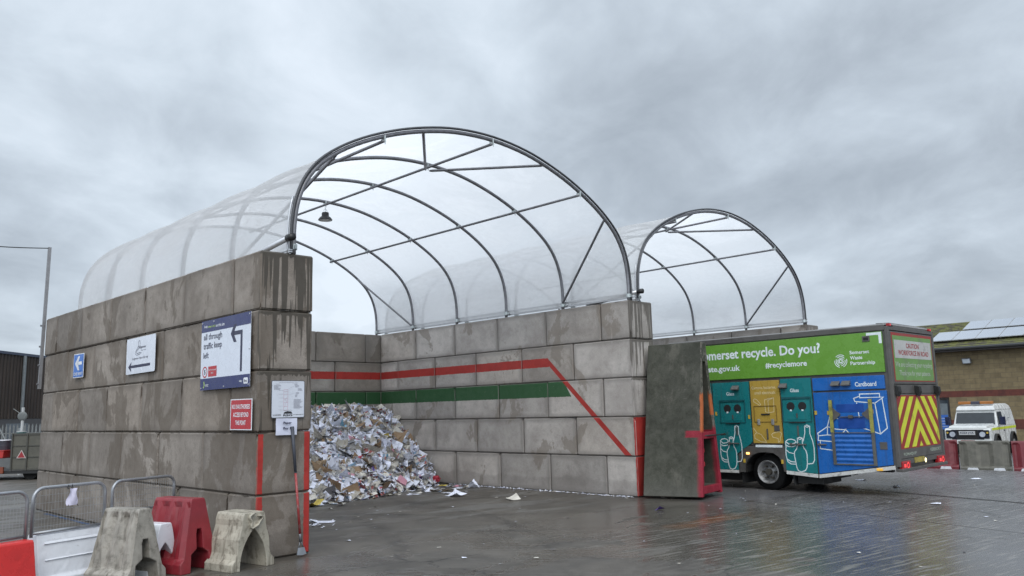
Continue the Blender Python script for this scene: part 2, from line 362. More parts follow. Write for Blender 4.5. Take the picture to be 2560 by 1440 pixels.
# ------------------------------------------------------------------ ground
def ground_mat():
    m = bpy.data.materials.new('wet concrete yard'); m.use_nodes = True; g = G(m.node_tree); g.n.clear()
    bc = bay_coords(g); V, U, Z = g.sep(bc)
    big = g.noise(bc, .22, 5, .6, .6); mid = g.noise(bc, 1.1, 6, .62, .8); fine = g.noise(bc, 45., 4, .7)
    sw = g.noise(g.map(bc, rot=(0, 0, .35), sc=(.55, 1.7, 1)), .8, 6, .6, 1.2)
    inner = g.mul(g.ramp(U, -1.0, .6), g.ramp(V, 8.9, 8.4))     # floor inside the covered bay: drier
    c = g.mix(g.ramp(mid, .3, .7), (.052, .045, .037), (.097, .086, .072))
    c = g.mix(g.mul(g.ramp(sw, .50, .60), g.ramp(inner, 0, 1, .12, .75)), c, (.130, .124, .115))
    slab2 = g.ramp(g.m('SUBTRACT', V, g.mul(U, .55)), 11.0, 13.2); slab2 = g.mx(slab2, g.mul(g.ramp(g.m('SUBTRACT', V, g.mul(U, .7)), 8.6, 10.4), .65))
    c = g.mix(g.mul(slab2, .75), c, (.185, .185, .20))  # paler slab to the right, its wet sky sheen painted into the colour
    c = g.mix(g.mul(g.ramp(big, .5, .62), .35), c, (.030, .027, .023))
    # oily/rusty traces
    du = g.m('ADD', U, 2.6); dv = g.m('SUBTRACT', V, 6.3)
    rust = g.mul(g.ramp(g.m('ABSOLUTE', g.m('ADD', du, g.mul(g.m('SUBTRACT', mid, .5), .6))), .12, .3, 1., 0.), g.ramp(g.m('ABSOLUTE', dv), .5, 1.3, 1., 0.))
    c = g.mix(g.mul(rust, .8), c, (.17, .068, .022))
    c = g.mix(1., c, g.comb(*[g.ramp(fine, .3, .7, .75, 1.25)]*3), 'MULTIPLY')
    # brushed ridges
    pos = g.new('ShaderNodeNewGeometry').outputs['Position']
    def ridges(ang, per):
        rp = g.map(pos, rot=(0, 0, -ang))
        x_, y_, _ = g.sep(rp)
        jit = g.mul(g.noise(g.map(rp, sc=(.35, 1.6, 1)), 1.3, 4, .65), .55)
        brk = g.noise(g.map(rp, sc=(.8, 9, 1)), 1.6, 3, .65)
        s_ = g.m('SINE', g.mul(g.m('ADD', y_, jit), 2*PI/per))
        return g.mul(g.ramp(s_, -.1, .95), g.ramp(brk, .42, .60))
    right = g.ramp(g.m('ADD', g.m('SUBTRACT', V, g.mul(U, .25)), g.mul(g.m('SUBTRACT', big, .5), 3.)), 3.2, 5.2)
    r1 = ridges(math.radians(35.5), .125); r2 = ridges(math.radians(-14), .11)
    slabedge = g.ramp(U, -1.9, -2.3)
    rid = g.m('ADD', g.mul(r1, right, slabedge), g.mul(r2, g.m('SUBTRACT', 1., right), g.ramp(U, -.6, -1.6), .45))
    # wetness
    wet = g.ramp(g.m('ADD', g.mul(g.noise(g.map(bc, sc=(1, 1.6, 1)), .55, 6, .6, .7), 1.), g.mul(g.ramp(g.m('SUBTRACT', V, g.mul(U, .45)), 4., 11.), .36)), .49, .535)
    wet = g.mul(wet, g.ramp(inner, 0, 1, 1., .45))
    rough = g.ramp(wet, 0, 1, .55, .25)
    rough = g.m('ADD', rough, g.mul(fine, .03)); rough = g.m('ADD', rough, g.mul(rid, .14))
    c = g.mix(g.mul(rid, .55), c, (.20, .19, .172)); c = g.mix(g.mul(right, slabedge, g.m('SUBTRACT', 1., r1), .35), c, (.028, .026, .024))
    # tyre tracks swinging out of the bay, hairline cracks
    def arc(cv_, cu_, r, w):
        d = g.m('SQRT', g.m('ADD', g.m('POWER', g.m('SUBTRACT', V, cv_), 2.), g.m('POWER', g.m('SUBTRACT', U, cu_), 2.)))
        return g.ramp(g.m('ABSOLUTE', g.m('SUBTRACT', d, g.m('ADD', r, g.mul(mid, .25)))), w*.4, w, 1., 0.)
    trk_ = g.mx(arc(11.5, 6.5, 8.6, .17), arc(11.5, 6.5, 10.5, .17), arc(-6., 4.5, 9.2, .16), arc(-6., 4.5, 11.2, .16))
    c = g.mix(g.mul(trk_, g.ramp(g.noise(bc, 3., 5, .7), .4, .62), .55), c, (.024, .021, .018))
    vo = g.new('ShaderNodeTexVoronoi'); vo.feature = 'DISTANCE_TO_EDGE'; g.l.new(g.vadd(bc, g.comb(g.mul(mid, .9), g.mul(sw, .7), 0.)), vo.inputs['Vector']); vo.inputs['Scale'].default_value = .33
    crk = g.mul(g.ramp(vo.outputs['Distance'], .0015, .0055, 1., 0.), g.ramp(big, .50, .56))
    c = g.mix(g.mul(crk, .75), c, (.010, .009, .008))
    # expansion joints
    def line(p, q, w):
        p = Vector(p); q = Vector(q); d = (q-p).normalized()
        k = g.m('ADD', g.mul(U, d.x), g.mul(V, -d.y)); off = p.y*d.x-p.x*d.y
        k = g.m('SUBTRACT', k, off)
        return g.ramp(g.m('ABSOLUTE', g.m('ADD', k, g.mul(g.m('SUBTRACT', fine, .5), w*1.2))), w*.4, w, 1., 0.)
    ln = g.mx(g.mul(line((12.23, -1.7), (11.11, -5.81), .13), g.gt(V, 10.)) if False else g.mul(line((12.23, -1.7), (11.11, -5.81), .13), g.gt(V, 9.6)), g.mul(line((8.8, -2.35), (7.6, -6.6), .05), .6))
    c = g.mix(g.mul(ln, .85), c, (.008, .008, .008))
    p = g.new('ShaderNodeBsdfPrincipled'); g.put(p.inputs['Base Color'], c); g.put(p.inputs['Roughness'], rough)
    g.put(p.inputs['Specular IOR Level'], g.mul(g.ramp(wet, 0, 1, .45, .95), g.m('SUBTRACT', 1., g.mul(ln, .95))))
    far = g.ramp(V, 12., 24., 1., .35)
    h = g.m('ADD', g.m('ADD', g.mul(fine, .10), g.mul(mid, .25)), g.m('SUBTRACT', g.mul(rid, .20), g.mul(ln, .8)))
    bn = g.new('ShaderNodeBump'); g.put(bn.inputs['Height'], h); g.put(bn.inputs['Strength'], g.mul(far, .5, g.ramp(wet, 0, 1, 1., .55))); bn.inputs['Distance'].default_value = .013
    g.put(p.inputs['Normal'], bn.outputs[0])
    o = g.new('ShaderNodeOutputMaterial'); g.l.new(p.outputs[0], o.inputs[0])
    return m
xs = [-300, -100, -50, -25, -12, -5, 0, 4, 8, 12, 17.85, 19, 21, 24, 29, 34, 45, 80, 150, 400]
ys = [-300, -100, -40, -20, -12, -8, -4, 0, 4, 8, 12, 18, 26, 40, 80, 150, 400]
mb = MB(); mb.add([(x, y, gz(x)) for y in ys for x in xs], [(j*len(xs)+i, j*len(xs)+i+1, (j+1)*len(xs)+i+1, (j+1)*len(xs)+i) for j in range(len(ys)-1) for i in range(len(xs)-1)])
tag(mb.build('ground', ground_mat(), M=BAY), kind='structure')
# ------------------------------------------------------------------ block walls
_bm = {}
def block_mesh(kind, lx, ly, m, var=0):
    k = (kind, round(lx, 2), round(ly, 2), var)
    if k in _bm: return _bm[k]
    g_ = .007; rnd = random.Random(hash((round(lx, 2), round(ly, 2), var, len(kind))) & 0xffff)
    def ax(a, b):
        n = max(3, int((b-a)/.085)); return [a, a+.022]+[a+.022+(b-a-.044)*i/n for i in range(1, n)]+[b-.022, b]
    gx_ = .011 if lx > ly else g_; gy_ = .011 if ly >= lx else g_; X = ax(gx_, lx-gx_); Y = ax(gy_, ly-gy_); Z = ax(.004, .796)
    ids = {}; vs = []; fs = []; off = Vector((rnd.uniform(0, 50), rnd.uniform(0, 50), rnd.uniform(0, 50)))
    nx, ny, nz = len(X)-1, len(Y)-1, len(Z)-1
    def vid(i, j, k_):
        if (i, j, k_) in ids: return ids[(i, j, k_)]
        ex = (i in (0, nx)) + (j in (0, ny)) + (k_ in (0, nz)); p = Vector((X[i], Y[j], Z[k_])); q = p.copy()
        if ex >= 2:
            n_ = noise.noise(p*4.3+off); d = .011+.004*noise.noise(p*9+off)+max(0, n_-.28)*.075
            if i in (0, nx): q.x += d if i == 0 else -d
            if j in (0, ny): q.y += d if j == 0 else -d
            if k_ in (0, nz): q.z += d if k_ == 0 else -d
        else:
            w = .0022*noise.noise(p*3+off)
            if i in (0, nx): q.x += w
            elif j in (0, ny): q.y += w
        ids[(i, j, k_)] = len(vs); vs.append(tuple(q)); return ids[(i, j, k_)]
    for a, na, b, nb, c_, nc in ((0, nx, 1, ny, 2, nz), (1, ny, 2, nz, 0, nx), (2, nz, 0, nx, 1, ny)):
        for u in range(na):
            for v in range(nb):
                for e_ in (0, nc):
                    def at(p_, q_):
                        t = [0, 0, 0]; t[a] = p_; t[b] = q_; t[c_] = e_; return vid(*t)
                    f = [at(u, v), at(u+1, v), at(u+1, v+1), at(u, v+1)]
                    fs.append(f if e_ else f[::-1])
    me = bpy.data.meshes.new('concrete_block'); me.from_pydata(vs, [], fs); me.materials.append(m); me.update()
    _bm[k] = me; return me
def wall(name, label, M, length, along, m, seed, courses=5, group='stacked concrete block walls of the bays', first=(.8, 1.6)):
    """along 'y' or 'x'; running bond with half blocks at the near end of odd courses"""
    rnd = random.Random(seed)
    root = thing(name, label, 'wall', M, group)
    for c in range(courses):
        js = [0.]; x = first[c % 2]
        while x < length-.05: js.append(x); x += 1.6
        js.append(length)
        if len(js) > 2 and js[-1]-js[-2] < .35: js.pop(-2)
        sh = rnd.uniform(-.008, .008)
        for a, b in zip(js, js[1:]):
            l = b-a
            lx, ly = (.8, l) if along == 'y' else (l, .8)
            o = bpy.data.objects.new('concrete_block', block_mesh(m.name, lx, ly, m, rnd.randrange(4))); COL.objects.link(o); o.parent = root
            dx = rnd.uniform(-.008, .008)+sh; dz = rnd.uniform(-.002, .002)
            if along == 'y': o.matrix_local = T(dx, a+(rnd.uniform(-.008, .008) if a == 0 else 0), c*.8+dz) @ RZ(rnd.uniform(-.004, .004))
            else: o.matrix_local = T(a, dx, c*.8+dz) @ RZ(rnd.uniform(-.004, .004))
    return root
CL = block_mat('left wall concrete', (0.287, 0.253, 0.222), (0.179, 0.154, 0.132), .40, paint_left, (.05, .9), .45)
CM_ = block_mat('middle wall concrete', (0.489, 0.455, 0.424), (0.333, 0.304, 0.281), .12, paint_mid, (.32, .75), .62)
CB = block_mat('back wall concrete', (0.347, 0.321, 0.291), (0.240, 0.218, 0.195), .2, paint_back, None, .5)
CR_ = block_mat('right wall concrete', (0.370, 0.343, 0.320), (0.250, 0.229, 0.210), .2, None, (.75, .6), .5)
wall('block_wall', 'long concrete block wall carrying the traffic signs, with the shovel at its end', BAY, 9.6, 'y', CL, 11)
wall('block_wall', 'concrete block wall with red and green painted bands beside the paper heap', BAY @ T(8.38, .27), 8.81, 'y', CM_, 5)
wall('block_wall', 'concrete block back wall behind the paper heap', BAY @ T(.82, 8.82) @ RZ(SK), 17.04, 'x', CB, 3, first=(.68, .88+.4))
wall('block_wall', 'concrete block wall behind the recycling lorry, beyond the second arched roof', BAY @ T(17.06, .58), 8.8, 'y', CR_, 8)
# ------------------------------------------------------------------ arched roofs
GALV = mat('galvanised tube', (.20, .20, .215), .42, .55, var=.18, vs=9, dirt=.12, ds=6)
ALU = mat('aluminium rail', (.52, .53, .55), .35, .6, var=.08)
DARKP = mat('dark seal strip', (.05, .052, .058), .45)
CLAMP = mat('zinc clamp', (.46, .50, .50), .4, .6)
BLACK = mat('black plastic', (.012, .012, .013), .45)
FILM = film('polythene film')
HALF = [(3.97, 4.0), (3.965, 4.42), (3.9, 4.80), (3.74, 5.15), (3.45, 5.47), (2.95, 5.80), (2.3, 6.10), (1.6, 6.33), (.85, 6.49), (0, 6.55)]
def profile(k=1.):
    P = [(-a*k, z) for a, z in HALF]+[(a*k, z) for a, z in HALF[-2::-1]]
    out = []
    for i in range(len(P)-1):                         # Catmull-Rom refinement
        p0, p1, p2, p3 = P[max(i-1, 0)], P[i], P[i+1], P[min(i+2, len(P)-1)]
        for t in (0, .25, .5, .75):
            out.append(tuple(.5*((2*b)+(-a+c)*t+(2*a-5*b+4*c-d)*t*t+(-a+3*b-3*c+d)*t**3) for a, b, c, d in zip(p0, p1, p2, p3)))
    out.append(P[-1]); return out
US = [.03, 1.87, 3.70, 5.52, 7.35, 9.05]
def roof(label, vc, k, flip):
    M = BAY
    root = thing('arched_roof', label, 'arched roof', M @ T(vc, 0, 4.0), 'polythene arched roofs over the bays')
    P = profile(k)
    def pt(off, z, u0, dv=0., dz=0.): return (off+dv, u0+SK*(vc+off), z-4.0+dz)
    # outward normals of the profile
    N = []
    for i in range(len(P)):
        a = Vector(P[max(i-1, 0)]); b = Vector(P[min(i+1, len(P)-1)]); t = (b-a).normalized(); N.append(Vector((-t.y, t.x)))
    for n_, u in enumerate(US):
        mb = MB(); mb.tube([pt(o, z, u) for o, z in P], .034, 10)
        h = mb.build('hoop', GALV, root, smooth=True)
        if n_ == 0:
            mb = MB(); mb.tube([pt(o+N[i].x*.055, z+N[i].y*.055, u-.03) for i, (o, z) in enumerate(P)], .022, 6)
            mb.build('seal_strip', DARKP, root, smooth=True)
            mb = MB(); mb.tube([pt(o+N[i].x*.085, z+N[i].y*.085, u+.01) for i, (o, z) in enumerate(P[:9])], .014, 6)
            mb.tube([pt(o+N[i].x*.085, z+N[i].y*.085, u+.01) for i, (o, z) in enumerate(P) if i >= len(P)-9], .014, 6)
            mb.build('clamp_strip', ALU, root, smooth=True)
        for sgn, i in ((-1, 0), (1, -1)):
            mb = MB(); q = pt(P[i][0], 4.09, u); mb.cyl((q[0], q[1], q[2]-.03), (q[0], q[1], q[2]+.045), .05, 12)
            mb.cbox(q[0], q[1]-.045, q[2], .03, .05, .05); mb.build('foot_clamp', CLAMP, root, smooth=False)
    # film in bays between the hoops
    def off(i, w): return P[i][0]+N[i].x*w, P[i][1]+N[i].y*w
    mb = MB(); st = []
    for a, b in zip(US, US[1:]):
        for j in range(6):
            t = j/6; st.append((a+(b-a)*t, .045-.028*math.sin(PI*t)))
    st.append((US[-1], .045))
    st[0] = (US[0]-.05, .06)
    I = range(1, len(P)-1); vs = []
    for u, w in st:
        for i in I:
            x, z = off(i, w+.006*noise.noise(Vector((u*1.3, i*.35, vc)))); vs.append(pt(x, z, u))
    n = len(list(I))
    mb.add(vs, [(j*n+i, j*n+i+1, (j+1)*n+i+1, (j+1)*n+i) for j in range(len(st)-1) for i in range(n-1)])
    mb.build('film_cover', FILM, root, smooth=True)
    # purlins
    def at(o):
        for i in range(len(P)-1):
            if P[i][0] <= o <= P[i+1][0] and P[i+1][0]-P[i][0] > 1e-6:
                t = (o-P[i][0])/(P[i+1][0]-P[i][0]); return P[i][1]+t*(P[i+1][1]-P[i][1])
        return 4.
    for o in (-2.42*k, -.02, 2.42*k):
        z = at(o)-.075; mb = MB(); mb.tube([pt(o, z, US[0]-.02), pt(o, z, US[-1]+.05)], .026, 8); mb.build('purlin', GALV, root, smooth=True)
        for u in US:
            mb = MB(); q = pt(o, z+.03, u); mb.cbox(q[0], q[1], q[2], .03, .09, .10); mb.tube([(q[0], q[1]-.045, q[2]-.09), (q[0], q[1]-.045, q[2]+.06)], .008, 6)
            mb.build('purlin_clamp', CLAMP, root)
    # braces
    def br(o0, z0, u0, o1, z1, u1):
        mb = MB(); a = Vector(pt(o0, z0, u0)); b = Vector(pt(o1, z1, u1)); t = (b-a).normalized()
        mb.tube([a, a+t*.06, b-t*.06, b], .024, 8, rr=[.018, .026, .026, .018]); mb.build('brace', GALV, root, smooth=True)
    e = 3.95*k
    br(3.25*k, at(3.25*k)-.01, US[0]+.02, e, 4.12, US[1]); br(-3.25*k, at(-3.25*k)-.01, US[0]+.02, -e, 4.12, US[1])
    br(1.38*k, at(1.38*k)-.01, US[0]+.01, .05, at(0)-.12, US[1]); br(-1.6*k, at(1.6*k)-.01, US[0]+.01, -.05, at(0)-.12, US[1])
    br(-3.3*k, at(-3.3*k)-.06, US[0]+.04, -2.42*k, at(-2.42*k)-.1, US[1])
    br(3.25*k, at(3.25*k)-.05, US[5]-.05, e, 4.12, US[4]); br(-3.25*k, at(-3.25*k)-.05, US[5]-.05, -e, 4.12, US[4])
    # side rails and rolled film
    for sgn in (-1, 1):
        x = sgn*(3.99*k+.05)
        for zz_, hh in (((4.07, .035), (4.15, .03)) if sgn > 0 else ((4.018, .02), (4.045, .015))):
            mb = MB(); p0 = pt(x, zz_, US[0]-.06); p1 = pt(x, zz_, US[-1]+.1)
            mb.prism([(x-.02, p0[2]-hh/2), (x+.02, p0[2]-hh/2), (x+.02, p0[2]+hh/2), (x-.02, p0[2]+hh/2)], p0[1], p1[1], 'y')
            mb.build('side_rail', ALU, root)
    x = -(3.99*k+.12); mb = MB(); mb.tube([pt(x, 4.19, US[0]-.1), pt(x, 4.045, US[0]+1.3)], .038, 10); mb.build('roller_tube', ALU, root, smooth=True)
    mb = MB(); mb.tube([pt(x, 4.19, US[0]-.22), pt(x, 4.19, US[0]-.09)], .052, 12); mb.build('roller_cap', BLACK, root, smooth=True)
    return root
R1 = roof('larger arched polythene roof with steel hoops above the paper bay', 4.48, 1., 0)
R2 = roof('second arched polythene roof above the bay with the recycling lorry', 12.95, 1.045, 0)
# highbay lamp
L_ = thing('pendant_lamp', 'small black bell-shaped lamp hanging from a roof tube', 'lamp', BAY @ T(4.46, US[3]+SK*4.46-.02, 6.30))
mb = MB()
prof = [(.03, .0), (.07, -.005), (.08, -.03), (.08, -.09), (.12, -.12), (.155, -.165), (.155, -.185)]
for (r0, z0), (r1, z1) in zip(prof, prof[1:]): mb.tube([(0, 0, z0), (0, 0, z1)], r0, 20, rr=[r0, r1])
mb.T = T(0, 0, 0)
mb.build('lamp_housing', BLACK, L_, smooth=False)
mb = MB(); mb.tube([(0, 0, .0), (0, 0, .14)], .006, 6); mb.tube([(-.05, 0, .03), (0, 0, .09), (.05, 0, .03)], .005, 6); mb.build('hook', CLAMP, L_)
mb = MB(); mb.disc((0, 0), .14, 24, -.187); mb.build('lamp_lens', mat('lamp lens', (.55, .55, .52), .3), L_)
# ------------------------------------------------------------------ signs
SW = mat('sign white', (.64, .68, .76), .28, var=.04)
NAVY = mat('sign navy', (.018, .026, .115), .3, var=.05)
INK = mat('sign ink', (.02, .022, .06), .4)
RED = mat('sign red', (.42, .02, .03), .3, var=.06, dirt=.05)
WHT = mat('lettering white', (.72, .74, .78), .35)
BLUE = mat('sign blue', (.07, .19, .55), .3, var=.06)
PALEG = mat('lettering green', (.45, .62, .15), .4)
def rrect(x0, y0, x1, y1, r, n=4):
    out = []
    for cx, cy, a in ((x1-r, y0+r, -PI/2), (x1-r, y1-r, 0), (x0+r, y1-r, PI/2), (x0+r, y0+r, PI)):
        for k in range(n+1): out.append((cx+r*math.cos(a+PI/2*k/n), cy+r*math.sin(a+PI/2*k/n)))
    return out
def slab(pts, z0=0., z1=.004):
    mb = MB(); n = len(pts)
    mb.add([(*p, z0) for p in pts]+[(*p, z1) for p in pts], [list(range(n))[::-1], list(range(n, 2*n))]+[(i, (i+1) % n, n+(i+1) % n, n+i) for i in range(n)])
    return mb
OUT = lambda u, z, out=.02: BAY @ FR((-out, u, z), (0, -1, 0), (0, 0, 1))       # outer face of the left wall
END = lambda v, z, out=.02: BAY @ FR((v, -out, z), (1, 0, 0), (0, 0, 1))        # end face of the left wall
# traffic sign
w, h = 1.50, .99
t = thing('traffic_sign', 'large white and navy sign reading all through traffic keep left with a bent arrow', 'sign', OUT(1.645, 2.19, .035) @ RZ(.004), 'signs fixed to the block wall')
mb = slab([(0, 0), (w, 0), (w, h), (.0, h)]); mb.build('board', SW, t)
mb = MB(); mb.rect(0, h-.165, w, h, .0055); mb.build('band', NAVY, t); mb = MB(); mb.rect(0, 0, w, .165, .0055); mb.build('band', NAVY, t)
_m = INK
letter(t, _m, 'all through', .08, .685, .66, .80, .012, .006)
letter(t, _m, 'traffic keep', .08, .555, .66, .67, .012, .006)
letter(t, _m, 'left', .08, .45, .25, .535, .012, .006)
_m = WHT
letter(t, _m, 'keep', .09, h-.115, .20, None, .01, .007)
letter(t, _m, 'on this site', .46, h-.115, .73, None, .01, .007)
letter(t, _m, 'safety', 1.2, .06, 1.29, None, .01, .007)
letter(t, _m, 'SUEZ', .17, .05, .27, None, .01, .007)
letter(t, PALEG, 'safety in mind', .215, h-.115, .445, None, .01, .007, name='band_lettering')
mb = MB(); mb.ribbon([(.11, .03), (.135, .07), (.12, .12)], .02, .007); mb.build('leaf_mark', PALEG, t)
mb = MB(); mb.rect(1.215, .21, 1.27, .765, .006); mb.rect(1.0, .71, 1.215, .765, .006)
mb.poly([(x, y, .006) for x, y in ((1.02, .86), (.925, .7375), (1.02, .615), (1.10, .615), (1.01, .7375), (1.10, .86))]); mb.build('arrow', INK, t)
mb = MB(); mb.ring((.14, .255), .062, .08, 28, .006); mb.build('speed_ring', RED, t); mb = MB(); mb.rect(.25, .185, .515, .33, .006); mb.build('speed_panel', RED, t)
_m = INK
letter(t, _m, '5', .118, .222, .162, .288, .03, .007)
letter(t, WHT, 'Maximum speed', .27, .262, .495, None, .0, .008); letter(t, WHT, 'limit', .345, .222, .42, None, .0, .008); mb = MB()
mb.T = Matrix.Identity(4); mb.poly([(*p, .007) for p in rrect(1.325, .04, 1.45, .12, .02)]); mb.build('badge', WHT, t)
_m = INK
letter(t, _m, 'first', 1.345, .06, 1.43, None, .01, .009)
mb = MB()
for x, y in ((.03, .03), (.75, .03), (w-.03, .03), (.03, h-.03), (.4, h-.03), (w-.03, h-.03), (w-.03, h*.5)): mb = MB(); mb.cyl((x, y, .004), (x, y, .012), .011, 8); mb.build('screw', ALU, t)
# depot sign
w, h = 1.25, .60
t = thing('depot_sign', 'white rectangular sign with a thin swan-like logo above a dark arrow', 'sign', OUT(4.62, 2.555, .03) @ RZ(.006), 'signs fixed to the block wall')
slab(rrect(0, 0, w, h, .03)).build('board', mat('depot white', (.66, .69, .76), .25, var=.05), t)
mb = MB(); mb.rect(.18, .10, 1.06, .145, .0055); mb.poly([(.10, .1225, .0055), (.24, .04, .0055), (.24, .075, .0055), (.19, .1225, .0055), (.24, .17, .0055), (.24, .205, .0055)])
mb.build('arrow', INK, t)
_m = mat('grey lettering', (.10, .10, .14), .4)
letter(t, _m, 'Sedgemoor depot this way', .27, .225, .96, .272, .004, .006)
letter(t, _m, 'Sedgemoor', .53, .395, .86, .455, .015, .006)
letter(t, _m, 'District Council', .66, .365, .86, None, .0, .006)
mb = MB(); mb.ribbon([(.60, .47), (.59, .53), (.545, .545), (.52, .51), (.54, .47), (.49, .42), (.42, .37), (.40, .33), (.46, .305), (.56, .31), (.66, .335), (.60, .345), (.50, .33), (.45, .345), (.47, .38), (.56, .42), (.60, .46)], .012, .006)
mb.build('emblem', mat('emblem grey', (.20, .21, .26), .4), t)
# one way
w, h = .60, .46
t = thing('one_way_sign', 'small blue one way sign with a white arrow pointing left', 'sign', OUT(7.44, 2.63, .03) @ RZ(-.01), 'signs fixed to the block wall')
slab([(0, 0), (w, 0), (w, h), (0, h)]).build('board', WHT, t)
mb = MB(); mb.rect(.02, .015, w-.02, h-.015, .0065); mb.build('panel', BLUE, t)
mb = MB(); mb.rect(.25, .245, .50, .305, .009); mb.build('arrow_shaft', WHT, t)
mb = MB(); mb.poly([(.10, .275, .009), (.28, .14, .009), (.38, .14, .009), (.27, .275, .009)]); mb.poly([(.10, .275, .009), (.27, .275, .009), (.38, .41, .009), (.28, .41, .009)]); mb.build('arrow_head', WHT, t)
letter(t, WHT, 'ONE WAY', .06, .04, w-.06, .105, .02, .009)
# no unauthorised
w, h = .61, .405
t = thing('warning_sign', 'red sign with white lettering reading no unauthorised access beyond this point', 'sign', OUT(.69, 1.635, .03) @ RZ(-.006), 'signs fixed to the block wall')
slab([(0, 0), (w, 0), (w, h), (0, h)]).build('board', WHT, t)
mb = MB(); mb.rect(.018, .012, w-.018, h-.012, .0055); mb.build('panel', RED, t)
_m = WHT
letter(t, _m, 'NO UNAUTHORISED', .05, .275, w-.05, .335, .02, .007)
letter(t, _m, 'ACCESS BEYOND', .09, .17, w-.09, .23, .02, .007)
letter(t, _m, 'THIS POINT', .16, .065, w-.16, .125, .02, .007)
# rules board on the wall end
w, h = .485, .49
t = thing('technical_board', 'square white board with a small technical drawing and fine print on the wall end', 'sign', END(.175, 1.775, .03), 'signs fixed to the block wall')
slab(rrect(0, 0, w, h, .02)).build('frame', mat('grey frame', (.10, .11, .13), .4), t)
slab(rrect(.008, .008, w-.008, h-.008, .016), .004, .008).build('board', mat('board white', (.60, .63, .70), .3, var=.04), t)
_m = mat('fine print', (.26, .26, .31), .5); letter(t, _m, 'Recommended MAXIMUM Bay Loadings', .11, .455, .38, .47, .0, .0095)
letter(t, _m, 'UNEVEN', .06, .437, .11, None, .01, .0095); letter(t, _m, 'EVEN', .33, .437, .37, None, .01, .0095); mb = MB()
rr = random.Random(2)
for y0, y1, x0, x1 in ((.37, .425, .03, .135), (.40, .43, .34, .41), (.35, .385, .38, .46), (.31, .33, .35, .40), (.27, .30, .34, .39), (.12, .24, .32, .46)):
    y = y1
    while y > y0: mb.rect(x0, y, x0+(x1-x0)*rr.uniform(.6, 1), y+.0035, .0095); y -= .009
for y in (.36, .31, .26, .21, .155, .105): mb.rect(.10, y, .165, y+.002, .0095)
mb.ribbon([(.24, .38), (.34, .425)], .0015, .0095); mb.ribbon([(.24, .30), (.34, .33)], .0015, .0095)
tag(mb.build('fine_print', mat('fine print', (.26, .26, .31), .5), t), kind='stuff')
mb = MB()
for a, b, c_, d_ in ((.175, .10, .235, .37),):
    mb.ribbon([(a, b), (a, d_), (c_, d_), (c_, b), (a, b)], .003, .0095)
for y in (.15, .2, .25, .31, .345): mb.ribbon([(.175, y), (.235, y)], .0025, .0095)
mb.ribbon([(.19, .14), (.20, .19), (.225, .21), (.19, .24), (.225, .27)], .002, .0095)
mb.build('drawing', mat('pink print', (.50, .25, .32), .5), t)
_m = mat('black print', (.02, .02, .025), .5); letter(t, _m, 'RSG', .17, .022, .305, .048, .04, .0095); mb = MB(); mb.poly([(.175, .055, .0095), (.305, .055, .0095), (.29, .082, .0095), (.23, .09, .0095), (.185, .075, .0095)])
mb.build('building_logo', _m, t); letter(t, _m, 'Supported by', .175, .095, .30, .105, .01, .0095); letter(t, _m, 'Tel: 01643 897507', .02, .03, .14, .05, .01, .0095); letter(t, _m, 'www.rsgstructures.co.uk', .315, .033, .47, .05, .01, .0095)
# paper notice
t = thing('paper_notice', 'white paper sheet reading Paper Bay 1 under the square board', 'notice', END(.245, 1.555, .03) @ RZ(-.01), 'signs fixed to the block wall')
mb = MB(); n = 8
mb.add([(.305*i/n, .218*j/6, .004+.006*math.sin(i*.9)+.004*math.sin(j*1.1+i*.5)) for j in range(7) for i in range(n+1)], [(j*(n+1)+i, j*(n+1)+i+1, (j+1)*(n+1)+i+1, (j+1)*(n+1)+i) for j in range(6) for i in range(n)])
mb.build('sheet', mat('notice paper', (.60, .62, .74), .55, var=.04), t, smooth=True)
_m = INK
letter(t, _m, 'Paper', .10, .135, .22, .175, .03, .019)
letter(t, _m, 'Bay 1', .10, .065, .205, .105, .03, .019)
# ------------------------------------------------------------------ shovel
Msh = BAY @ T(.565, -.17, 0.0)
t = thing('long_shovel', 'long-handled shovel with grey and red shaft leaning on the block wall end', 'shovel', Msh)
A = Vector((0, 0, .03)); B_ = Vector((-.085, .13, 1.66)); D_ = B_-A
def P_(k): return A+D_*k
mb = MB(); mb.tube([P_(.62), P_(.655)], .016, 10); mb.tube([P_(.64), P_(1.0)], .020, 10, rr=[.018, .024]); mb.build('grip', mat('grey tape', (.045, .05, .065), .55), t, smooth=True)
mb = MB(); mb.tube([P_(.16), P_(.63)], .0165, 10); mb.build('shaft', mat('red shaft', (.30, .035, .035), .4, dirt=.4, dcol=(.3, .3, .3), ds=9), t, smooth=True)
mb = MB(); mb.tube([P_(.10), P_(.17)], .013, 8, rr=[.022, .014]); mb.tube([P_(.11), P_(.04)+Vector((.045, 0, 0))], .008, 6); mb.tube([P_(.11), P_(.04)-Vector((.045, 0, 0))], .008, 6)
mb.build('yoke', mat('worn steel', (.16, .165, .18), .45, .6), t, smooth=True)
mb = MB(); vs = []
for j in range(5):
    q = P_(.055-.012*j*1.1); wd = .045+.006*j
    for i in range(7): x = (i-3)/3; vs.append((q.x+x*wd, q.y-.008-.006*(1-x*x), q.z-(.008*(1-abs(x))*j*.3)))
mb.add(vs+[(a, b+.004, c) for a, b, c in vs], [(j*7+i, j*7+i+1, (j+1)*7+i+1, (j+1)*7+i) for j in range(4) for i in range(6)]+[(35+j*7+i, 35+(j+1)*7+i, 35+(j+1)*7+i+1, 35+j*7+i+1) for j in range(4) for i in range(6)])
mb.build('blade', mat('grey blade', (.26, .28, .31), .4, .4, dirt=.2), t)
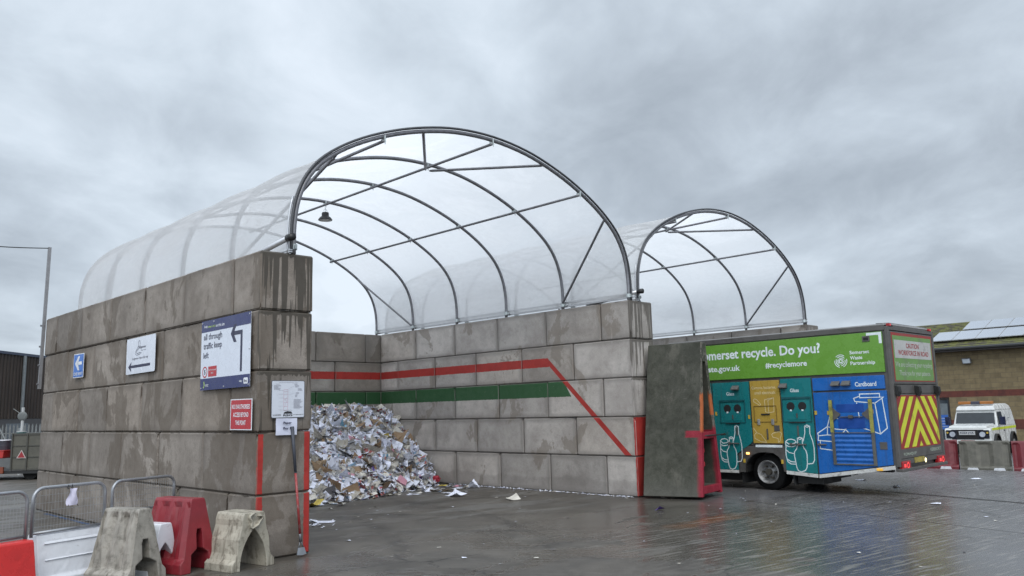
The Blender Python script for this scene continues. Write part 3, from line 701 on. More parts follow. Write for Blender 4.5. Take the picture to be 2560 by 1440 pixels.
# ------------------------------------------------------------------ steel pole with cable at the far wall corner
t = thing('angle_post', 'tall slim steel post bolted to the far corner of the block wall with a cable', 'post', BAY @ T(-.05, 9.6, 2.5))
mb = MB(); mb.prism([(-.03, -.03), (.03, -.03), (.03, -.02), (-.02, -.02), (-.02, .03), (-.03, .03)], 0, 3.08, 'z'); mb.build('post', mat('post steel', (.24, .24, .25), .5, .4, dirt=.2), t, M=RY(.012))
mb = MB()
for z in (.1, .5, .9, 1.35): mb.cyl((-.06, -.02, z), (-.03, -.02, z), .02, 8)
mb.build('bolt_heads', GALV, t)
mb = MB(); a = Vector((.03, 0, 3.06)); inv = (BAY @ T(-.05, 9.6, 2.5)).inverted()
b = inv @ Vector((-11.5, 14.5, 5.35+.05)); pts = [a.lerp(b, k/14)-Vector((0, 0, .10*math.sin(PI*k/14))) for k in range(15)]
mb.tube(pts, .011, 5); mb.build('cable', BLACK, t, smooth=True)
# ------------------------------------------------------------------ A-shaped precast concrete unit
def aframe_mat():
    m = bpy.data.materials.new('sprayed concrete'); m.use_nodes = True; g = G(m.node_tree); g.n.clear()
    tc = g.new('ShaderNodeTexCoord').outputs['Object']; x, y, z = g.sep(tc)
    n1 = g.noise(tc, 1.6, 6, .65, .6); n2 = g.noise(tc, 7., 6, .7, .3); n3 = g.noise(tc, 60., 3, .6)
    c = g.mix(g.ramp(n1, .3, .7), (.042, .043, .033), (.076, .076, .060))
    c = g.mix(g.mul(g.ramp(n2, .4, .7), .55), c, (.026, .028, .020)); c = g.mix(g.mul(g.ramp(g.noise(g.map(tc, sc=(1, 1, .5), loc=(5, 2, 1)), 2.6, 7, .7), .54, .66), .5), c, (.125, .118, .098)); c = g.mix(g.mul(g.ramp(g.noise(g.map(tc, sc=(1, .5, 7)), 3.4, 4, .7), .68, .72), .5), c, (.24, .23, .20))
    c = g.mix(g.mul(g.ramp(g.noise(g.map(tc, sc=(1, 1, .4)), 9., 5, .8), .68, .76), .45), c, (.22, .21, .18))
    low = g.mul(g.ramp(z, .0, .5, .5, 0.)); c = g.mix(low, c, (.13, .125, .11))
    chip = g.mul(g.ramp(g.m('ADD', y, g.mul(n2, .06)), .055, .03), g.ramp(n2, .45, .55)); c = g.mix(g.mul(chip, .7), c, (.22, .20, .17))
    nn = g.m('SUBTRACT', n2, .5)
    endd = g.m('ADD', y, g.mul(nn, .10))
    face = g.ramp(endd, .13, .03)                     # runs a little round the edge
    redz = g.ramp(g.m('ADD', z, g.mul(nn, .2)), 1.30, 1.16)
    blob = g.ramp(g.mx(g.mul(g.m('ABSOLUTE', g.m('SUBTRACT', z, 1.24)), 5.), g.m('ADD', y, g.mul(nn, .12))), .36, .30)
    red = g.mul(g.mx(g.mul(face, redz), blob), .95)
    inner = g.ramp(endd, .03, .02)
    red2 = g.mul(inner, g.ramp(z, 1.42, 1.30)); red = g.mx(red, red2)
    c = g.mix(red, c, g.mix(g.ramp(n1, .35, .65), (.20, .014, .026), (.29, .022, .042)))
    org = g.mul(g.ramp(g.m('ADD', y, g.mul(nn, .05)), .05, .02), g.ramp(z, 1.25, 1.32), g.ramp(g.m('ADD', z, g.mul(nn, .25)), 2.08, 2.0), g.mx(g.lt(x, .34), g.mul(g.gt(x, .5), g.gt(z, 1.6))), .85)
    c = g.mix(org, c, (.46, .12, .035))
    c = g.mix(1., c, g.comb(*[g.ramp(n3, .3, .7, .85, 1.15)]*3), 'MULTIPLY')
    p = g.new('ShaderNodeBsdfPrincipled'); g.put(p.inputs['Base Color'], c); g.put(p.inputs['Roughness'], g.ramp(n2, .3, .7, .55, .8)); p.inputs['Specular IOR Level'].default_value = .3
    g.put(p.inputs['Normal'], g.bump(g.m('ADD', n2, g.mul(n3, .4)), .4, .012))
    o = g.new('ShaderNodeOutputMaterial'); g.l.new(p.outputs[0], o.inputs[0]); return m
AM = aframe_mat()
t = thing('concrete_unit', 'dark mossy A-shaped concrete unit with its hollow end sprayed red and orange', 'concrete unit', BAY @ T(8.63, -1.05, 0) @ RZ(.16))
LEN = 1.17; H_ = 3.05
mb = MB()
def slabx(a0, a1, b0, b1, z0, z1, y0, y1, k=7, sh=0.):          # sloping slab, slightly irregular
    rr = random.Random(int(z1*10+a0*100)); vs = []
    for j in range(k+1):
        q = j/k; xa = a0+(a1-a0)*q; xb = b0+(b1-b0)*q; z = z0+(z1-z0)*q
        w = lambda: rr.uniform(-.006, .006)
        vs += [(xa+w(), y0+w(), z), (xb+w(), y0+w(), z), (xb+w()-sh*(1-q), y1+w(), z), (xa+w()-sh*(1-q), y1+w(), z)]
    fs = [(0, 3, 2, 1), (4*k, 4*k+1, 4*k+2, 4*k+3)]+[(4*j+i, 4*j+(i+1) % 4, 4*j+4+(i+1) % 4, 4*j+4+i) for j in range(k) for i in range(4)]
    mb.add(vs, fs)
slabx(0, .36, .10, .445, .05, H_, 0, LEN, sh=.17)                # left leg
mb2 = mb; mb.build('side_slab', AM, t, bevel=.012)
mb = MB(); slabx(.92, .49, 1.03, .60, .06, H_, .0, LEN); mb.build('side_slab', AM, t, bevel=.012)
mb = MB(); mb.box(.41, .54, .002, LEN-.01, 2.66, H_-.01); mb.build('cap', AM, t, bevel=.008)
mb = MB(); mb.box(.09, .93, .004, LEN-.02, .10, .24); mb.build('foot_slab', AM, t, bevel=.01)
mb = MB(); mb.prism([(.20, 1.14), (.80, 1.14), (.77, 1.27), (.22, 1.27)], .012, LEN-.02, 'y'); mb.build('shelf', AM, t, bevel=.008)
mb = MB(); mb.prism([(.06, .2), (.95, .2), (.56, 2.8), (.40, 2.8)], LEN-.12, LEN-.03, 'y'); mb.build('rear_slab', AM, t)
RS = mat('sprayed red iron', (.33, .02, .026), .45, dirt=.1)
mb = MB(); mb.cbox(.215, .045, .92, .11, .05, .08); mb.build('lug', RS, t, bevel=.01)
mb = MB(); mb.cbox(.20, .045, .66, .13, .05, .09); mb.build('lug', RS, t, bevel=.01)
mb = MB(); mb.prism([(.10, .24), (.17, .24), (.175, .62), (.145, .62)], .05, .12, 'y'); mb.build('bracket', RS, t)
mb = MB(); mb.tube([(.25, .03, 1.20), (.95, -.06, 1.20), (1.0, -.065, 1.20), (1.12, -.08, 1.20)], .014, 8, rr=[.013, .013, .022, .022]); mb.build('rod', BLACK, t, smooth=True)
# ------------------------------------------------------------------ paper heap
NV, NU = 60, 34
def heap(v, u):
    foot = 5.15+.30*math.sin(v*1.3)*.4+max(0, v-6.0)*.60-.15*math.exp(-((v-5)/1.)**2)
    tt = (u-foot)/(8.75-foot)
    if tt <= 0: return 0.
    h = 1.93*min(1, tt)**.95
    h *= 1-.10*max(0, 6-v)/6
    h += .14*math.exp(-((v-6.0)/.9)**2-((u-7.0)/.9)**2)*min(1, tt*3)
    h += .16*noise.noise(Vector((v*1.7, u*1.7, 0)))*min(1, tt*4)
    return max(0, h)
def paper_mat(name, c, var=.12, printed=0., pc=(.1, .1, .11), ps=24, multi=None):
    m = bpy.data.materials.new(name); m.use_nodes = True; g = G(m.node_tree); g.n.clear()
    tc = g.new('ShaderNodeTexCoord').outputs['Object']
    n1 = g.noise(tc, 3.5, 4, .6)
    col = g.mix(g.ramp(n1, .3, .7), tuple(x*(1-var) for x in c), tuple(min(1, x*(1+var)) for x in c))
    if multi:
        v = g.new('ShaderNodeTexVoronoi'); g.l.new(tc, v.inputs['Vector']); v.inputs['Scale'].default_value = 11
        x, y, z = g.sep(v.outputs['Color'])
        col = g.mix(g.gt(x, .55), col, multi[0]); col = g.mix(g.gt(y, .7), col, multi[1])
    if printed:
        n2 = g.noise(tc, ps, 4, .75); n3 = g.noise(g.map(tc, sc=(1, 1, 3)), 150, 2, .5)
        col = g.mix(g.mul(g.ramp(n2, .54, .58), printed), col, pc)
        col = g.mix(g.mul(g.ramp(n3, .45, .6), printed*.35), col, pc)
    p = g.new('ShaderNodeBsdfPrincipled'); g.put(p.inputs['Base Color'], col); p.inputs['Roughness'].default_value = .6
    o = g.new('ShaderNodeOutputMaterial'); g.l.new(p.outputs[0], o.inputs[0]); return m
PM = [paper_mat('paper white', (.72, .74, .84)), paper_mat('paper off white', (.60, .57, .51)), paper_mat('newsprint', (.42, .385, .325), printed=.75),
      paper_mat('newsprint grey', (.37, .36, .35), printed=.8, ps=15), paper_mat('brown card', (.25, .165, .095)), paper_mat('dark print', (.06, .055, .06), .3),
      paper_mat('magazine', (.55, .52, .50), printed=.3, multi=((.35, .10, .09), (.20, .28, .38))), paper_mat('red paper', (.36, .03, .05)),
      paper_mat('purple paper', (.10, .06, .26)), paper_mat('yellow paper', (.55, .42, .08)), paper_mat('blue paper', (.22, .45, .60)), paper_mat('pink paper', (.50, .24, .30)),
      paper_mat('printed white', (.60, .62, .69), printed=.45, pc=(.16, .16, .2), ps=30)]
PW = [44, 20, 15, 5, 5, 3, 9, 2, 1.4, 1.4, 1.5, 2, 13]
def sheet(mb, c, nrm, size, asp, rr, crumple=.25, n=3):
    nrm = Vector(nrm).normalized(); a = nrm.orthogonal().normalized(); a = Matrix.Rotation(rr.uniform(0, 2*PI), 3, nrm) @ a; b = nrm.cross(a)
    fa = rr.uniform(-1, 1)*crumple*2.2; fb = rr.uniform(-1, 1)*crumple*1.2; fo = rr.uniform(-.5, .5); ca = rr.uniform(-3, 3); fold = rr.random() < .3
    vs = []
    for j in range(n+1):
        for i in range(n+1):
            s_ = i/n*2-1; q = j/n*2-1
            s2 = s_+rr.uniform(-.12, .12)*(crumple > .3); q2 = q+rr.uniform(-.1, .1)*(crumple > .3)
            e_ = s_*math.cos(ca)+q*math.sin(ca)-fo; w = (fa*abs(e_) if fold else fa*.7*e_*e_)+fb*s_*q+rr.uniform(-1, 1)*crumple*.16
            vs.append(Vector(c)+(a*s2*asp+b*q2+nrm*w)*size/2)
    for p in vs: p.z = max(p.z, .008)
    mb.add(vs, [(j*(n+1)+i, j*(n+1)+i+1, (j+1)*(n+1)+i+1, (j+1)*(n+1)+i) for j in range(n) for i in range(n)])
rr = random.Random(21); mb = MB()
mb.k = 1
vs = [(.9+7.42*i/NV, 4.6+4.2*j/NU, heap(.9+7.42*i/NV, 4.6+4.2*j/NU)-.04) for j in range(NU+1) for i in range(NV+1)]
mb.add(vs, [(j*(NV+1)+i, j*(NV+1)+i+1, (j+1)*(NV+1)+i+1, (j+1)*(NV+1)+i) for j in range(NU) for i in range(NV)])
cnt = 0
while cnt < 9000:
    v = rr.uniform(.95, 8.28); u = rr.uniform(4.75, 8.74)
    if v < 3.6 and rr.random() < .72: continue
    h = heap(v, u)
    edge = h <= .02
    if edge and rr.random() > .035: continue
    cnt += 1
    e_ = .08; gr_ = Vector((heap(v+e_, u)-heap(v-e_, u), heap(v, u+e_)-heap(v, u-e_), 0))/(2*e_)
    nr = Vector((-gr_.x, -gr_.y, 1)).normalized()
    tilt = .25 if edge else rr.choice((.18, .35, .75))
    nr = (nr+Vector((rr.gauss(0, tilt), rr.gauss(0, tilt), rr.gauss(0, tilt*.6)))).normalized()
    if edge: nr = Vector((rr.gauss(0, .12), rr.gauss(0, .12), 1))
    mb.k = rr.choices(range(len(PM)), PW)[0]
    sz = rr.choice((.07, .10, .13, .16, .19, .23, .30)) if not edge else rr.uniform(.06, .2)
    if mb.k in (2, 3, 4): sz *= 1.25
    if mb.k in (7, 8, 9, 10): sz *= .7
    zc = h+(rr.uniform(-.02, .07) if not edge else .012)
    vv = min(v, 8.32-sz*.45); uu = min(u, 8.80-sz*.45)
    sheet(mb, (vv, uu, zc), nr, sz, rr.uniform(.6, 1.), rr, rr.choice((.1, .18, .32, .6)))
# shredded office paper patches
mb.k = 0
for cx, cy, rx, n_ in ((6.35, 7.15, .55, 900), (5.35, 6.35, .35, 420), (6.9, 7.6, .3, 240), (4.6, 5.7, .35, 420)):
    for _ in range(n_):
        v = rr.gauss(cx, rx*.55); u = rr.gauss(cy, rx*.5)
        if v > 8.2: continue
        h = heap(v, u)+rr.uniform(.02, .12); a = rr.uniform(0, 2*PI); l = rr.uniform(.05, .16); dz = rr.uniform(-.05, .05)
        d = Vector((math.cos(a)*l, math.sin(a)*l, dz)); pth = [Vector((v, u, h)), Vector((v, u, h))+d*.5+Vector((0, 0, rr.uniform(0, .03))), Vector((v, u, h))+d]
        w = Vector((-math.sin(a), math.cos(a), rr.uniform(-.8, .8))).normalized()*.004
        mb.k = 0 if rr.random() < .85 else 1
        mb.add([p+w for p in pth]+[p-w for p in pth], [(0, 1, 4, 3), (1, 2, 5, 4)])
o = mb.build('paper_heap', PM, M=BAY)
tag(o, 'tall heap of loose waste paper and newspapers piled in the back corner of the bay', 'paper heap', kind='stuff')
# single items on the heap
def lump(name, label, cat, M, m, sx, sy, sz_, amp, seed, fr=2.2, parts=None):
    import bmesh
    b = bmesh.new(); bmesh.ops.create_icosphere(b, subdivisions=4, radius=1)
    for v in b.verts:
        p = v.co.normalized(); q = noise.noise(p*fr+Vector((seed, 0, 0))); r2 = 1-abs(noise.noise(p*fr*2.3+Vector((0, seed, 0))))
        k = 1+amp*q+amp*.8*(r2-.8); v.co = Vector((p.x*sx, p.y*sy, p.z*sz_))*k
    me = bpy.data.meshes.new(name); b.to_mesh(me); b.free(); me.materials.append(m); me.polygons.foreach_set('use_smooth', [False]*len(me.polygons))
    o = bpy.data.objects.new(name, me); COL.objects.link(o); o.matrix_world = M
    tag(o, label, cat); return o
BAGM = film('plastic bag film', .55, .9, (.74, .76, .84))
lump('plastic_bag', 'clear white plastic bag on the front of the paper heap', 'bag', BAY @ T(6.15, 6.25, heap(6.15, 6.25)+.10) @ RZ(.5), BAGM, .22, .17, .15, .35, 3)
lump('plastic_bag', 'small crumpled white bag near the foot of the heap beside the wall', 'bag', BAY @ T(7.55, 6.72, heap(7.55, 6.72)+.10) @ RZ(1.5), BAGM, .14, .14, .17, .4, 9)
KR = paper_mat('kraft', (.27, .19, .115), .2)
lump('paper_sack', 'crumpled brown paper sack lying low on the left side of the heap', 'sack', BAY @ T(4.75, 6.2, heap(4.75, 6.2)+.06) @ RZ(.8), KR, .24, .16, .16, .5, 14, 1.7)
lump('paper_sack', 'brown paper sack slumped high on the right side of the heap', 'sack', BAY @ T(7.45, 8.0, heap(7.45, 8.0)+.02) @ RZ(2.1), KR, .20, .14, .22, .5, 18, 1.7)
lump('cloth_bundle', 'small red bundle at the right foot of the heap against the wall', 'bundle', BAY @ T(8.08, 6.35, .12), PM[7], .16, .10, .09, .45, 22, 2)
lump('plastic_tub', 'pale blue rounded tub on top of the heap', 'tub', BAY @ T(4.75, 8.0, heap(4.75, 8.0)+.12), mat('pale blue plastic', (.25, .42, .55), .4), .15, .12, .13, .1, 4)
# ------------------------------------------------------------------ loose sheets on the floor
def scrap(label, v, u, size, k, crumple=.2, seed=1, group='loose paper on the wet floor'):
    rr = random.Random(seed); mb = MB()
    sheet(mb, (0, 0, .02), (rr.gauss(0, .06), rr.gauss(0, .06), 1), size, .7, rr, crumple, 5)
    o = mb.build('paper_scrap', PM[k], M=BAY @ T(v, u, gz(v)))
    tag(o, label, 'scrap', group)
def sq(px, py):                                       # photograph pixel to a floor position, used only while laying out
    return None
for lab, v, u, sz_, k, cr_, sd_ in (
    ('crumpled white sheet on the bay floor in front of the heap', 6.55, 3.75, .42, 0, .5, 3),
    ('flat pale sheet just beyond the crumpled one in front of the heap', 6.85, 4.35, .28, 0, .06, 4),
    ('torn beige sheet lying alone on the middle of the bay floor', 6.75, 2.2, .33, 1, .10, 5),
    ('flat white sheet on the floor beside the foot of the shovel wall', 2.55, 2.55, .38, 0, .3, 6),
    ('white torn paper beside the inner side of the left wall', 2.1, 3.3, .50, 0, .6, 7),
    ('small blue scrap on the wet concrete in front of the hollow concrete unit', 6.95, -1.25, .17, 8, .3, 8),
    ('white folded sheet against the wall foot past the heap', 7.95, 4.75, .30, 0, .35, 9),
    ('printed sheet leaning on the wall foot beside the folded white one', 8.14, 5.05, .32, 2, .7, 10),
    ('yellow scrap at the foot of the wall next to the heap', 7.95, 5.85, .24, 9, .4, 11),
    ('pink scrap at the foot of the wall between the yellow scrap and the printed sheet', 8.02, 5.40, .24, 11, .4, 12),
    ('small cream scrap on the floor in front of the left part of the heap', 4.1, 4.4, .22, 1, .3, 13),
    ('yellowish sheet end showing past the left wall in front of the heap', 3.72, 4.75, .3, 9, .4, 14),
    ('small white scrap on wet concrete right of the lorry rear', 12.75, -3.1, .2, 0, .3, 15),
    ('white scrap on open concrete at the far right', 10.2, -4.7, .16, 0, .2, 16),
    ('white scrap on the bright wet concrete before the red and grey barriers', 15.3, -3.9, .2, 0, .3, 17),
    ('white scrap under the lorry rear corner on the wet concrete', 13.9, -1.9, .22, 0, .3, 18)):
    scrap(lab, v, u, sz_, k, cr_, sd_)
mb = MB(); rr = random.Random(5)
for _ in range(150):
    v = rr.uniform(.9, 14); u = rr.uniform(-6.5, 5)
    if u > .1 and v > 8.2: continue
    if rr.random() < .3: v = rr.uniform(1.5, 8); u = rr.uniform(2, 5)
    mb.k = rr.choices((0, 1, 5, 2), (50, 20, 18, 12))[0]
    sheet(mb, (v, u, .006), (0, 0, 1), rr.choice((.02, .03, .04, .06)), rr.uniform(.4, 1), rr, .2, 1)
for _ in range(620):                                   # shreds along the wall foot
    u = rr.uniform(.3, 6.0); v = 8.34-abs(rr.gauss(0, .045)); mb.k = 0 if rr.random() < .8 else 1
    sheet(mb, (v, u, .01), (rr.gauss(0, .4), rr.gauss(0, .4), 1), rr.choice((.02, .03, .045)), rr.uniform(.3, 1), rr, .3, 1)
for _ in range(160):                                   # torn shreds left of the bay mouth
    v = 1.9+rr.gauss(0, .35); u = 2.7+rr.gauss(0, .4); mb.k = 0
    if v > .95: sheet(mb, (v, u, .012), (rr.gauss(0, .3), rr.gauss(0, .3), 1), rr.choice((.03, .05, .08)), rr.uniform(.3, 1), rr, .4, 1)
tag(mb.build('paper_litter', PM, M=BAY), 'tiny white and dark paper scraps scattered over the wet concrete', 'litter', kind='stuff')
# ------------------------------------------------------------------ recycling lorry (local x towards its rear, y across, z up)
LT = Matrix.Translation((7.092, 15.347, 0)) @ RZ(math.radians(134.33-180))
LG = mat('lorry green', (.125, .290, .040), .28, var=.03, dirt=.02, dcol=(.06, .06, .045), ds=1.5)
LTEAL = mat('lorry teal', (.010, .165, .175), .3, var=.03, dirt=.04, streak=.25, ds=1.6)
LYEL = mat('lorry yellow', (.40, .265, .05), .32, var=.03, dirt=.05, streak=.25, ds=1.8)
LBLUE = mat('lorry blue', (.012, .115, .40), .28, var=.03, dirt=.04, streak=.25, ds=1.6)
LGREY = mat('lorry grey trim', (.105, .10, .095), .45, .3, var=.12, dirt=.25, ds=3)
LWH = mat('lorry white line', (.66, .72, .74), .35)
LSTRIP = mat('reflective strip', (.58, .58, .56), .35, dirt=.35, ds=5)
RUBBER = mat('tyre rubber', (.007, .007, .007), .8, spec=.2)
RIM = mat('wheel rim', (.26, .26, .26), .45, .3, dirt=.4, ds=8)
DRK = mat('dark recess', (.008, .008, .009), .7)
UNDER = mat('chassis', (.012, .012, .012), .6)
AMB = mat('amber reflector', (.50, .34, .05), .35)
TL = thing('recycling_lorry', 'green teal yellow and blue recycling lorry seen from behind with red and yellow chevrons', 'lorry', LT)
def onside(mb, pts_fn): pass
SIDE = FR((0, 0, 0), (1, 0, 0), (0, 0, 1))            # x right, y up, normal towards -y
def P2(pts): return [(x, z) for x, z in pts]
# body shell
body = [(-5.0, .34), (-3.30, .34), (-3.30, .72), (-3.10, .92), (-2.14, .92), (-2.14, .36), (-1.56, .30), (-.02, .52), (-.02, 3.20), (-5.0, 3.20)]
mb = MB(); mb.prism(body, .03, 2.40, 'y'); mb.build('body_shell', LGREY, TL)
mb = MB(); mb.box(-5.0, -.02, .0, .045, 3.125, 3.235); mb.build('roof_rail', LGREY, TL, bevel=.01)
mb = MB(); mb.box(-5.0, .02, .1, 2.32, 3.236, 3.26); mb.build('roof_skin', mat('lorry roof', (.35, .35, .35), .5), TL)
def spanel(name, pts, m, y0=-.012, y1=.031, parent=TL, bevel=.004):
    mb = MB(); mb.prism(pts, y0, y1, 'y'); return mb.build(name, m, parent, bevel=bevel)
ban = spanel('banner_panel', [(-5.0, 2.335), (-.07, 2.335), (-.07, 3.105), (-5.0, 3.105)], LG)
tl_ = spanel('glass_panel', [(-3.84, .40), (-3.33, .40), (-3.33, .74), (-3.0, .95), (-2.95, 1.0), (-2.95, 2.27), (-3.84, 2.27)], LTEAL)
yl_ = spanel('small_items_panel', [(-2.92, .97), (-2.25, .97), (-2.25, 2.275), (-2.92, 2.275)], LYEL)
t2_ = spanel('glass_panel', [(-2.22, .43), (-1.56, .38), (-1.56, 2.29), (-2.22, 2.29)], LTEAL)
bu_ = spanel('cardboard_top_panel', [(-1.52, 2.02), (-.10, 2.02), (-.10, 2.275), (-1.52, 2.275)], LBLUE)
bl_ = spanel('cardboard_panel', [(-1.52, .385), (-.08, .60), (-.08, 1.985), (-1.52, 1.985)], LBLUE)
spanel('front_panel', [(-5.0, .40), (-3.88, .40), (-3.88, 2.27), (-5.0, 2.27)], LTEAL)
spanel('reflective_strip', [(-5.0, .335), (-3.33, .335), (-3.33, .395), (-5.0, .395)], LSTRIP)
spanel('reflective_strip', [(-2.22, .355), (-1.56, .305), (-1.56, .375), (-2.22, .425)], LSTRIP)
spanel('reflective_strip', [(-1.53, .30), (-.05, .515), (-.05, .585), (-1.53, .37)], LSTRIP)
spanel('reflective_strip', [(-2.88, .885), (-2.28, .885), (-2.28, .935), (-2.88, .935)], LWH)
mb = MB()                                                # arch rim
arc = [(-3.14, .36), (-3.13, .52), (-3.06, .64), (-2.95, .73), (-2.80, .78), (-2.64, .785), (-2.48, .77), (-2.36, .69), (-2.30, .57), (-2.27, .40)]
mb.prism([(-3.29, .36), (-3.29, .73), (-3.09, .91), (-2.16, .91), (-2.16, .38)]+arc[::-1], -.004, .06, 'y'); mb.build('wheel_arch', LGREY, TL)
mb = MB(); pr = [(a+.02*(1 if a < -2.7 else -1), b-.02) for a, b in arc]
mb.add([(a, -.02, b) for a, b in arc]+[(a, .5, b) for a, b in arc], [(i, i+1, len(arc)+i+1, len(arc)+i) for i in range(len(arc)-1)]); mb.build('arch_liner', UNDER, TL)
# banner lettering
def sl(mb, txt, x0, y0, x1, y1=None, b=.0): text(mb, txt, x0, y0, x1, y1, b, .0135)
def sign_on(parent, name, m, fn):
    mb = MB(); mb.T = SIDE.copy(); fn(mb); return mb.build(name, m, parent)
k = width('merset recycle. Do you?', .025); kf = width('Somerset recycle. Do you?', .025)
x1, vis = -1.30, 2.58; X0 = x1-vis*kf/k
BL = 'banner_lettering'
sign_on(ban, BL, LWH, lambda mb: sl(mb, 'Somerset recycle. Do you?', X0, 2.715, x1, 2.985, .025))
sign_on(ban, BL, LWH, lambda mb: sl(mb, 'somersetwaste.gov.uk', -3.12-1.75, 2.475, -3.12, 2.64, .025))
sign_on(ban, BL, LWH, lambda mb: sl(mb, '#recyclemore', -2.52, 2.50, -1.60, 2.65, .025))
for i, wd in enumerate(('Somerset', 'Waste', 'Partnership')):
    sign_on(ban, BL, LWH, lambda mb, wd=wd, i=i: sl(mb, wd, -.71, 2.705-.105*i-(.022 if i == 2 else 0), (-.33, -.47, -.235)[i], 2.775-.105*i, .02))
def swirl(mb):
    c = (-.90, 2.585)
    for q in range(3):
        for r0, r1, a0, a1 in ((.050, .064, 0, 1.75), (.082, .098, .1, 1.8), (.116, .130, .2, 1.7)):
            mb.ring(c, r0, r1, 20, .0135, a0+q*2*PI/3+r0*6, a1+q*2*PI/3+r0*6)
    mb.ring(c, .022, .040, 20, .0135)
sign_on(ban, 'swirl_logo', LWH, swirl)
sign_on(ban, 'corner_mark', LWH, lambda mb: mb.poly([(x, y, .0135) for x, y in ((-.36, 3.095), (-.075, 3.095), (-.075, 2.88), (-.13, 2.88), (-.13, 3.045), (-.36, 3.045))]))
mb = MB(); mb.box(-.44, -.30, -.025, -.01, 2.93, 3.04); o = mb.build('marker_light', LGREY, TL, bevel=.005)
mb = MB(); mb.box(-.415, -.325, -.032, -.024, 2.96, 3.01); mb.build('lens', DRK, o)
# line drawings and panel lettering
GL = (.0135)
def lines(parent, name, polys, w=.016, m=None):
    for p in polys: sign_on(parent, name, m or LWH, lambda mb, p=p: mb.ribbon(p, w, GL))
BOT = [[(-1.755, 1.32), (-1.76, 1.19), (-1.79, 1.08), (-1.82, 1.01)],
 [(-1.65, 1.32), (-1.655, 1.17), (-1.61, 1.03), (-1.59, .89), (-1.60, .65), (-1.64, .585), (-1.76, .57)],
 [(-1.76, 1.32), (-1.705, 1.345), (-1.65, 1.32), (-1.705, 1.30), (-1.76, 1.32)],
 [(-1.93, 1.08), (-1.93, .98), (-1.96, .87), (-2.01, .81), (-2.02, .73), (-2.00, .60), (-1.99, .50), (-1.96, .43), (-1.89, .41), (-1.81, .44), (-1.77, .50), (-1.755, .60), (-1.75, .76), (-1.765, .83), (-1.81, .89), (-1.83, .98), (-1.82, 1.08), (-1.88, 1.10), (-1.93, 1.08), (-1.88, 1.055), (-1.82, 1.08)],
 [(-2.19, 1.01), (-2.14, 1.05), (-2.06, 1.06), (-1.99, 1.04), (-1.96, 1.0), (-2.02, .97), (-2.12, .96), (-2.19, 1.01), (-2.19, .94), (-2.13, .91), (-2.04, .91), (-1.97, .93)],
 [(-2.185, .93), (-2.20, .84), (-2.20, .72), (-2.17, .60), (-2.10, .56), (-2.0, .56)], [(-2.19, .84), (-2.13, .79), (-2.02, .77)], [(-2.17, .65), (-2.11, .61), (-2.0, .60)]]
lines(t2_, 'bottle_outline', BOT, .018)
lines(tl_, 'bottle_outline', [[(-3.40+(x+1.82)*.86, z) for x, z in p] for p in BOT], .018)
sign_on(t2_, 'panel_lettering', LWH, lambda mb: sl(mb, 'Glass', -2.01, 2.01, -1.82, 2.085, .02))
sign_on(tl_, 'panel_lettering', LWH, lambda mb: sl(mb, 'Glass', -3.50, 1.985, -3.31, 2.06, .02))
PY = mat('pale yellow print', (.62, .52, .30), .4)
sign_on(yl_, 'panel_lettering', PY, lambda mb: sl(mb, 'Cartons, batteries,', -2.88, 2.09, -2.32, 2.16, .01))
sign_on(yl_, 'panel_lettering', PY, lambda mb: sl(mb, 'small electricals', -2.82, 1.99, -2.34, 2.055, .01))
lines(yl_, 'item_outline', [[(-2.86, 1.88), (-2.82, 1.90), (-2.78, 1.88), (-2.69, 1.78), (-2.72, 1.76), (-2.85, 1.84), (-2.86, 1.88)],
 [(-2.52, 1.60), (-2.40, 1.62), (-2.39, 1.91), (-2.47, 1.90), (-2.60, 1.87), (-2.59, 1.62), (-2.52, 1.60), (-2.52, 1.86), (-2.39, 1.91)],
 [(-2.90, 1.29), (-2.83, 1.19), (-2.73, 1.15), (-2.64, 1.03), (-2.62, .99), (-2.74, 1.0), (-2.88, 1.07), (-2.88, 1.15), (-2.83, 1.19)],
 [(-2.33, 1.0), (-2.35, .99), (-2.35, 1.07), (-2.47, 1.10), (-2.49, 1.15), (-2.46, 1.18), (-2.32, 1.21), (-2.27, 1.18), (-2.28, 1.13), (-2.30, 1.09), (-2.31, 1.02), (-2.33, 1.0)]], .012, PY)
sign_on(bu_, 'panel_lettering', LWH, lambda mb: sl(mb, 'Cardboard', -.66, 2.075, -.25, 2.165, .02))
lines(bl_, 'box_outline', [[(-.59, 1.86), (-.59, 1.93), (-.21, 1.93), (-.21, 1.85)], [(-.59, 1.89), (-.71, 1.85), (-.69, 1.79), (-.31, 1.75), (-.14, 1.86), (-.60, 1.86)],
 [(-.66, 1.77), (-.61, 1.29), (-.45, 1.24), (-.26, 1.17), (-.12, 1.28), (-.17, 1.84)], [(-.31, 1.75), (-.26, 1.19)],
 [(-1.22, 1.50), (-1.28, 1.31), (-1.49, 1.18), (-1.48, 1.13), (-1.29, 1.15), (-1.28, 1.31)], [(-1.09, 1.47), (-.84, 1.44), (-.92, 1.25), (-1.11, 1.26), (-1.28, 1.31)],
 [(-1.29, 1.15), (-1.05, 1.13), (-.92, 1.25), (-.83, 1.16), (-.99, 1.05), (-1.06, 1.12)], [(-1.48, 1.13), (-1.49, 1.04), (-1.21, 1.02), (-1.05, 1.13)],
 [(-1.45, 1.03), (-1.46, .88), (-1.11, .84), (-.94, .98), (-.93, 1.08)], [(-1.06, 1.12), (-1.11, .84)]], .018)
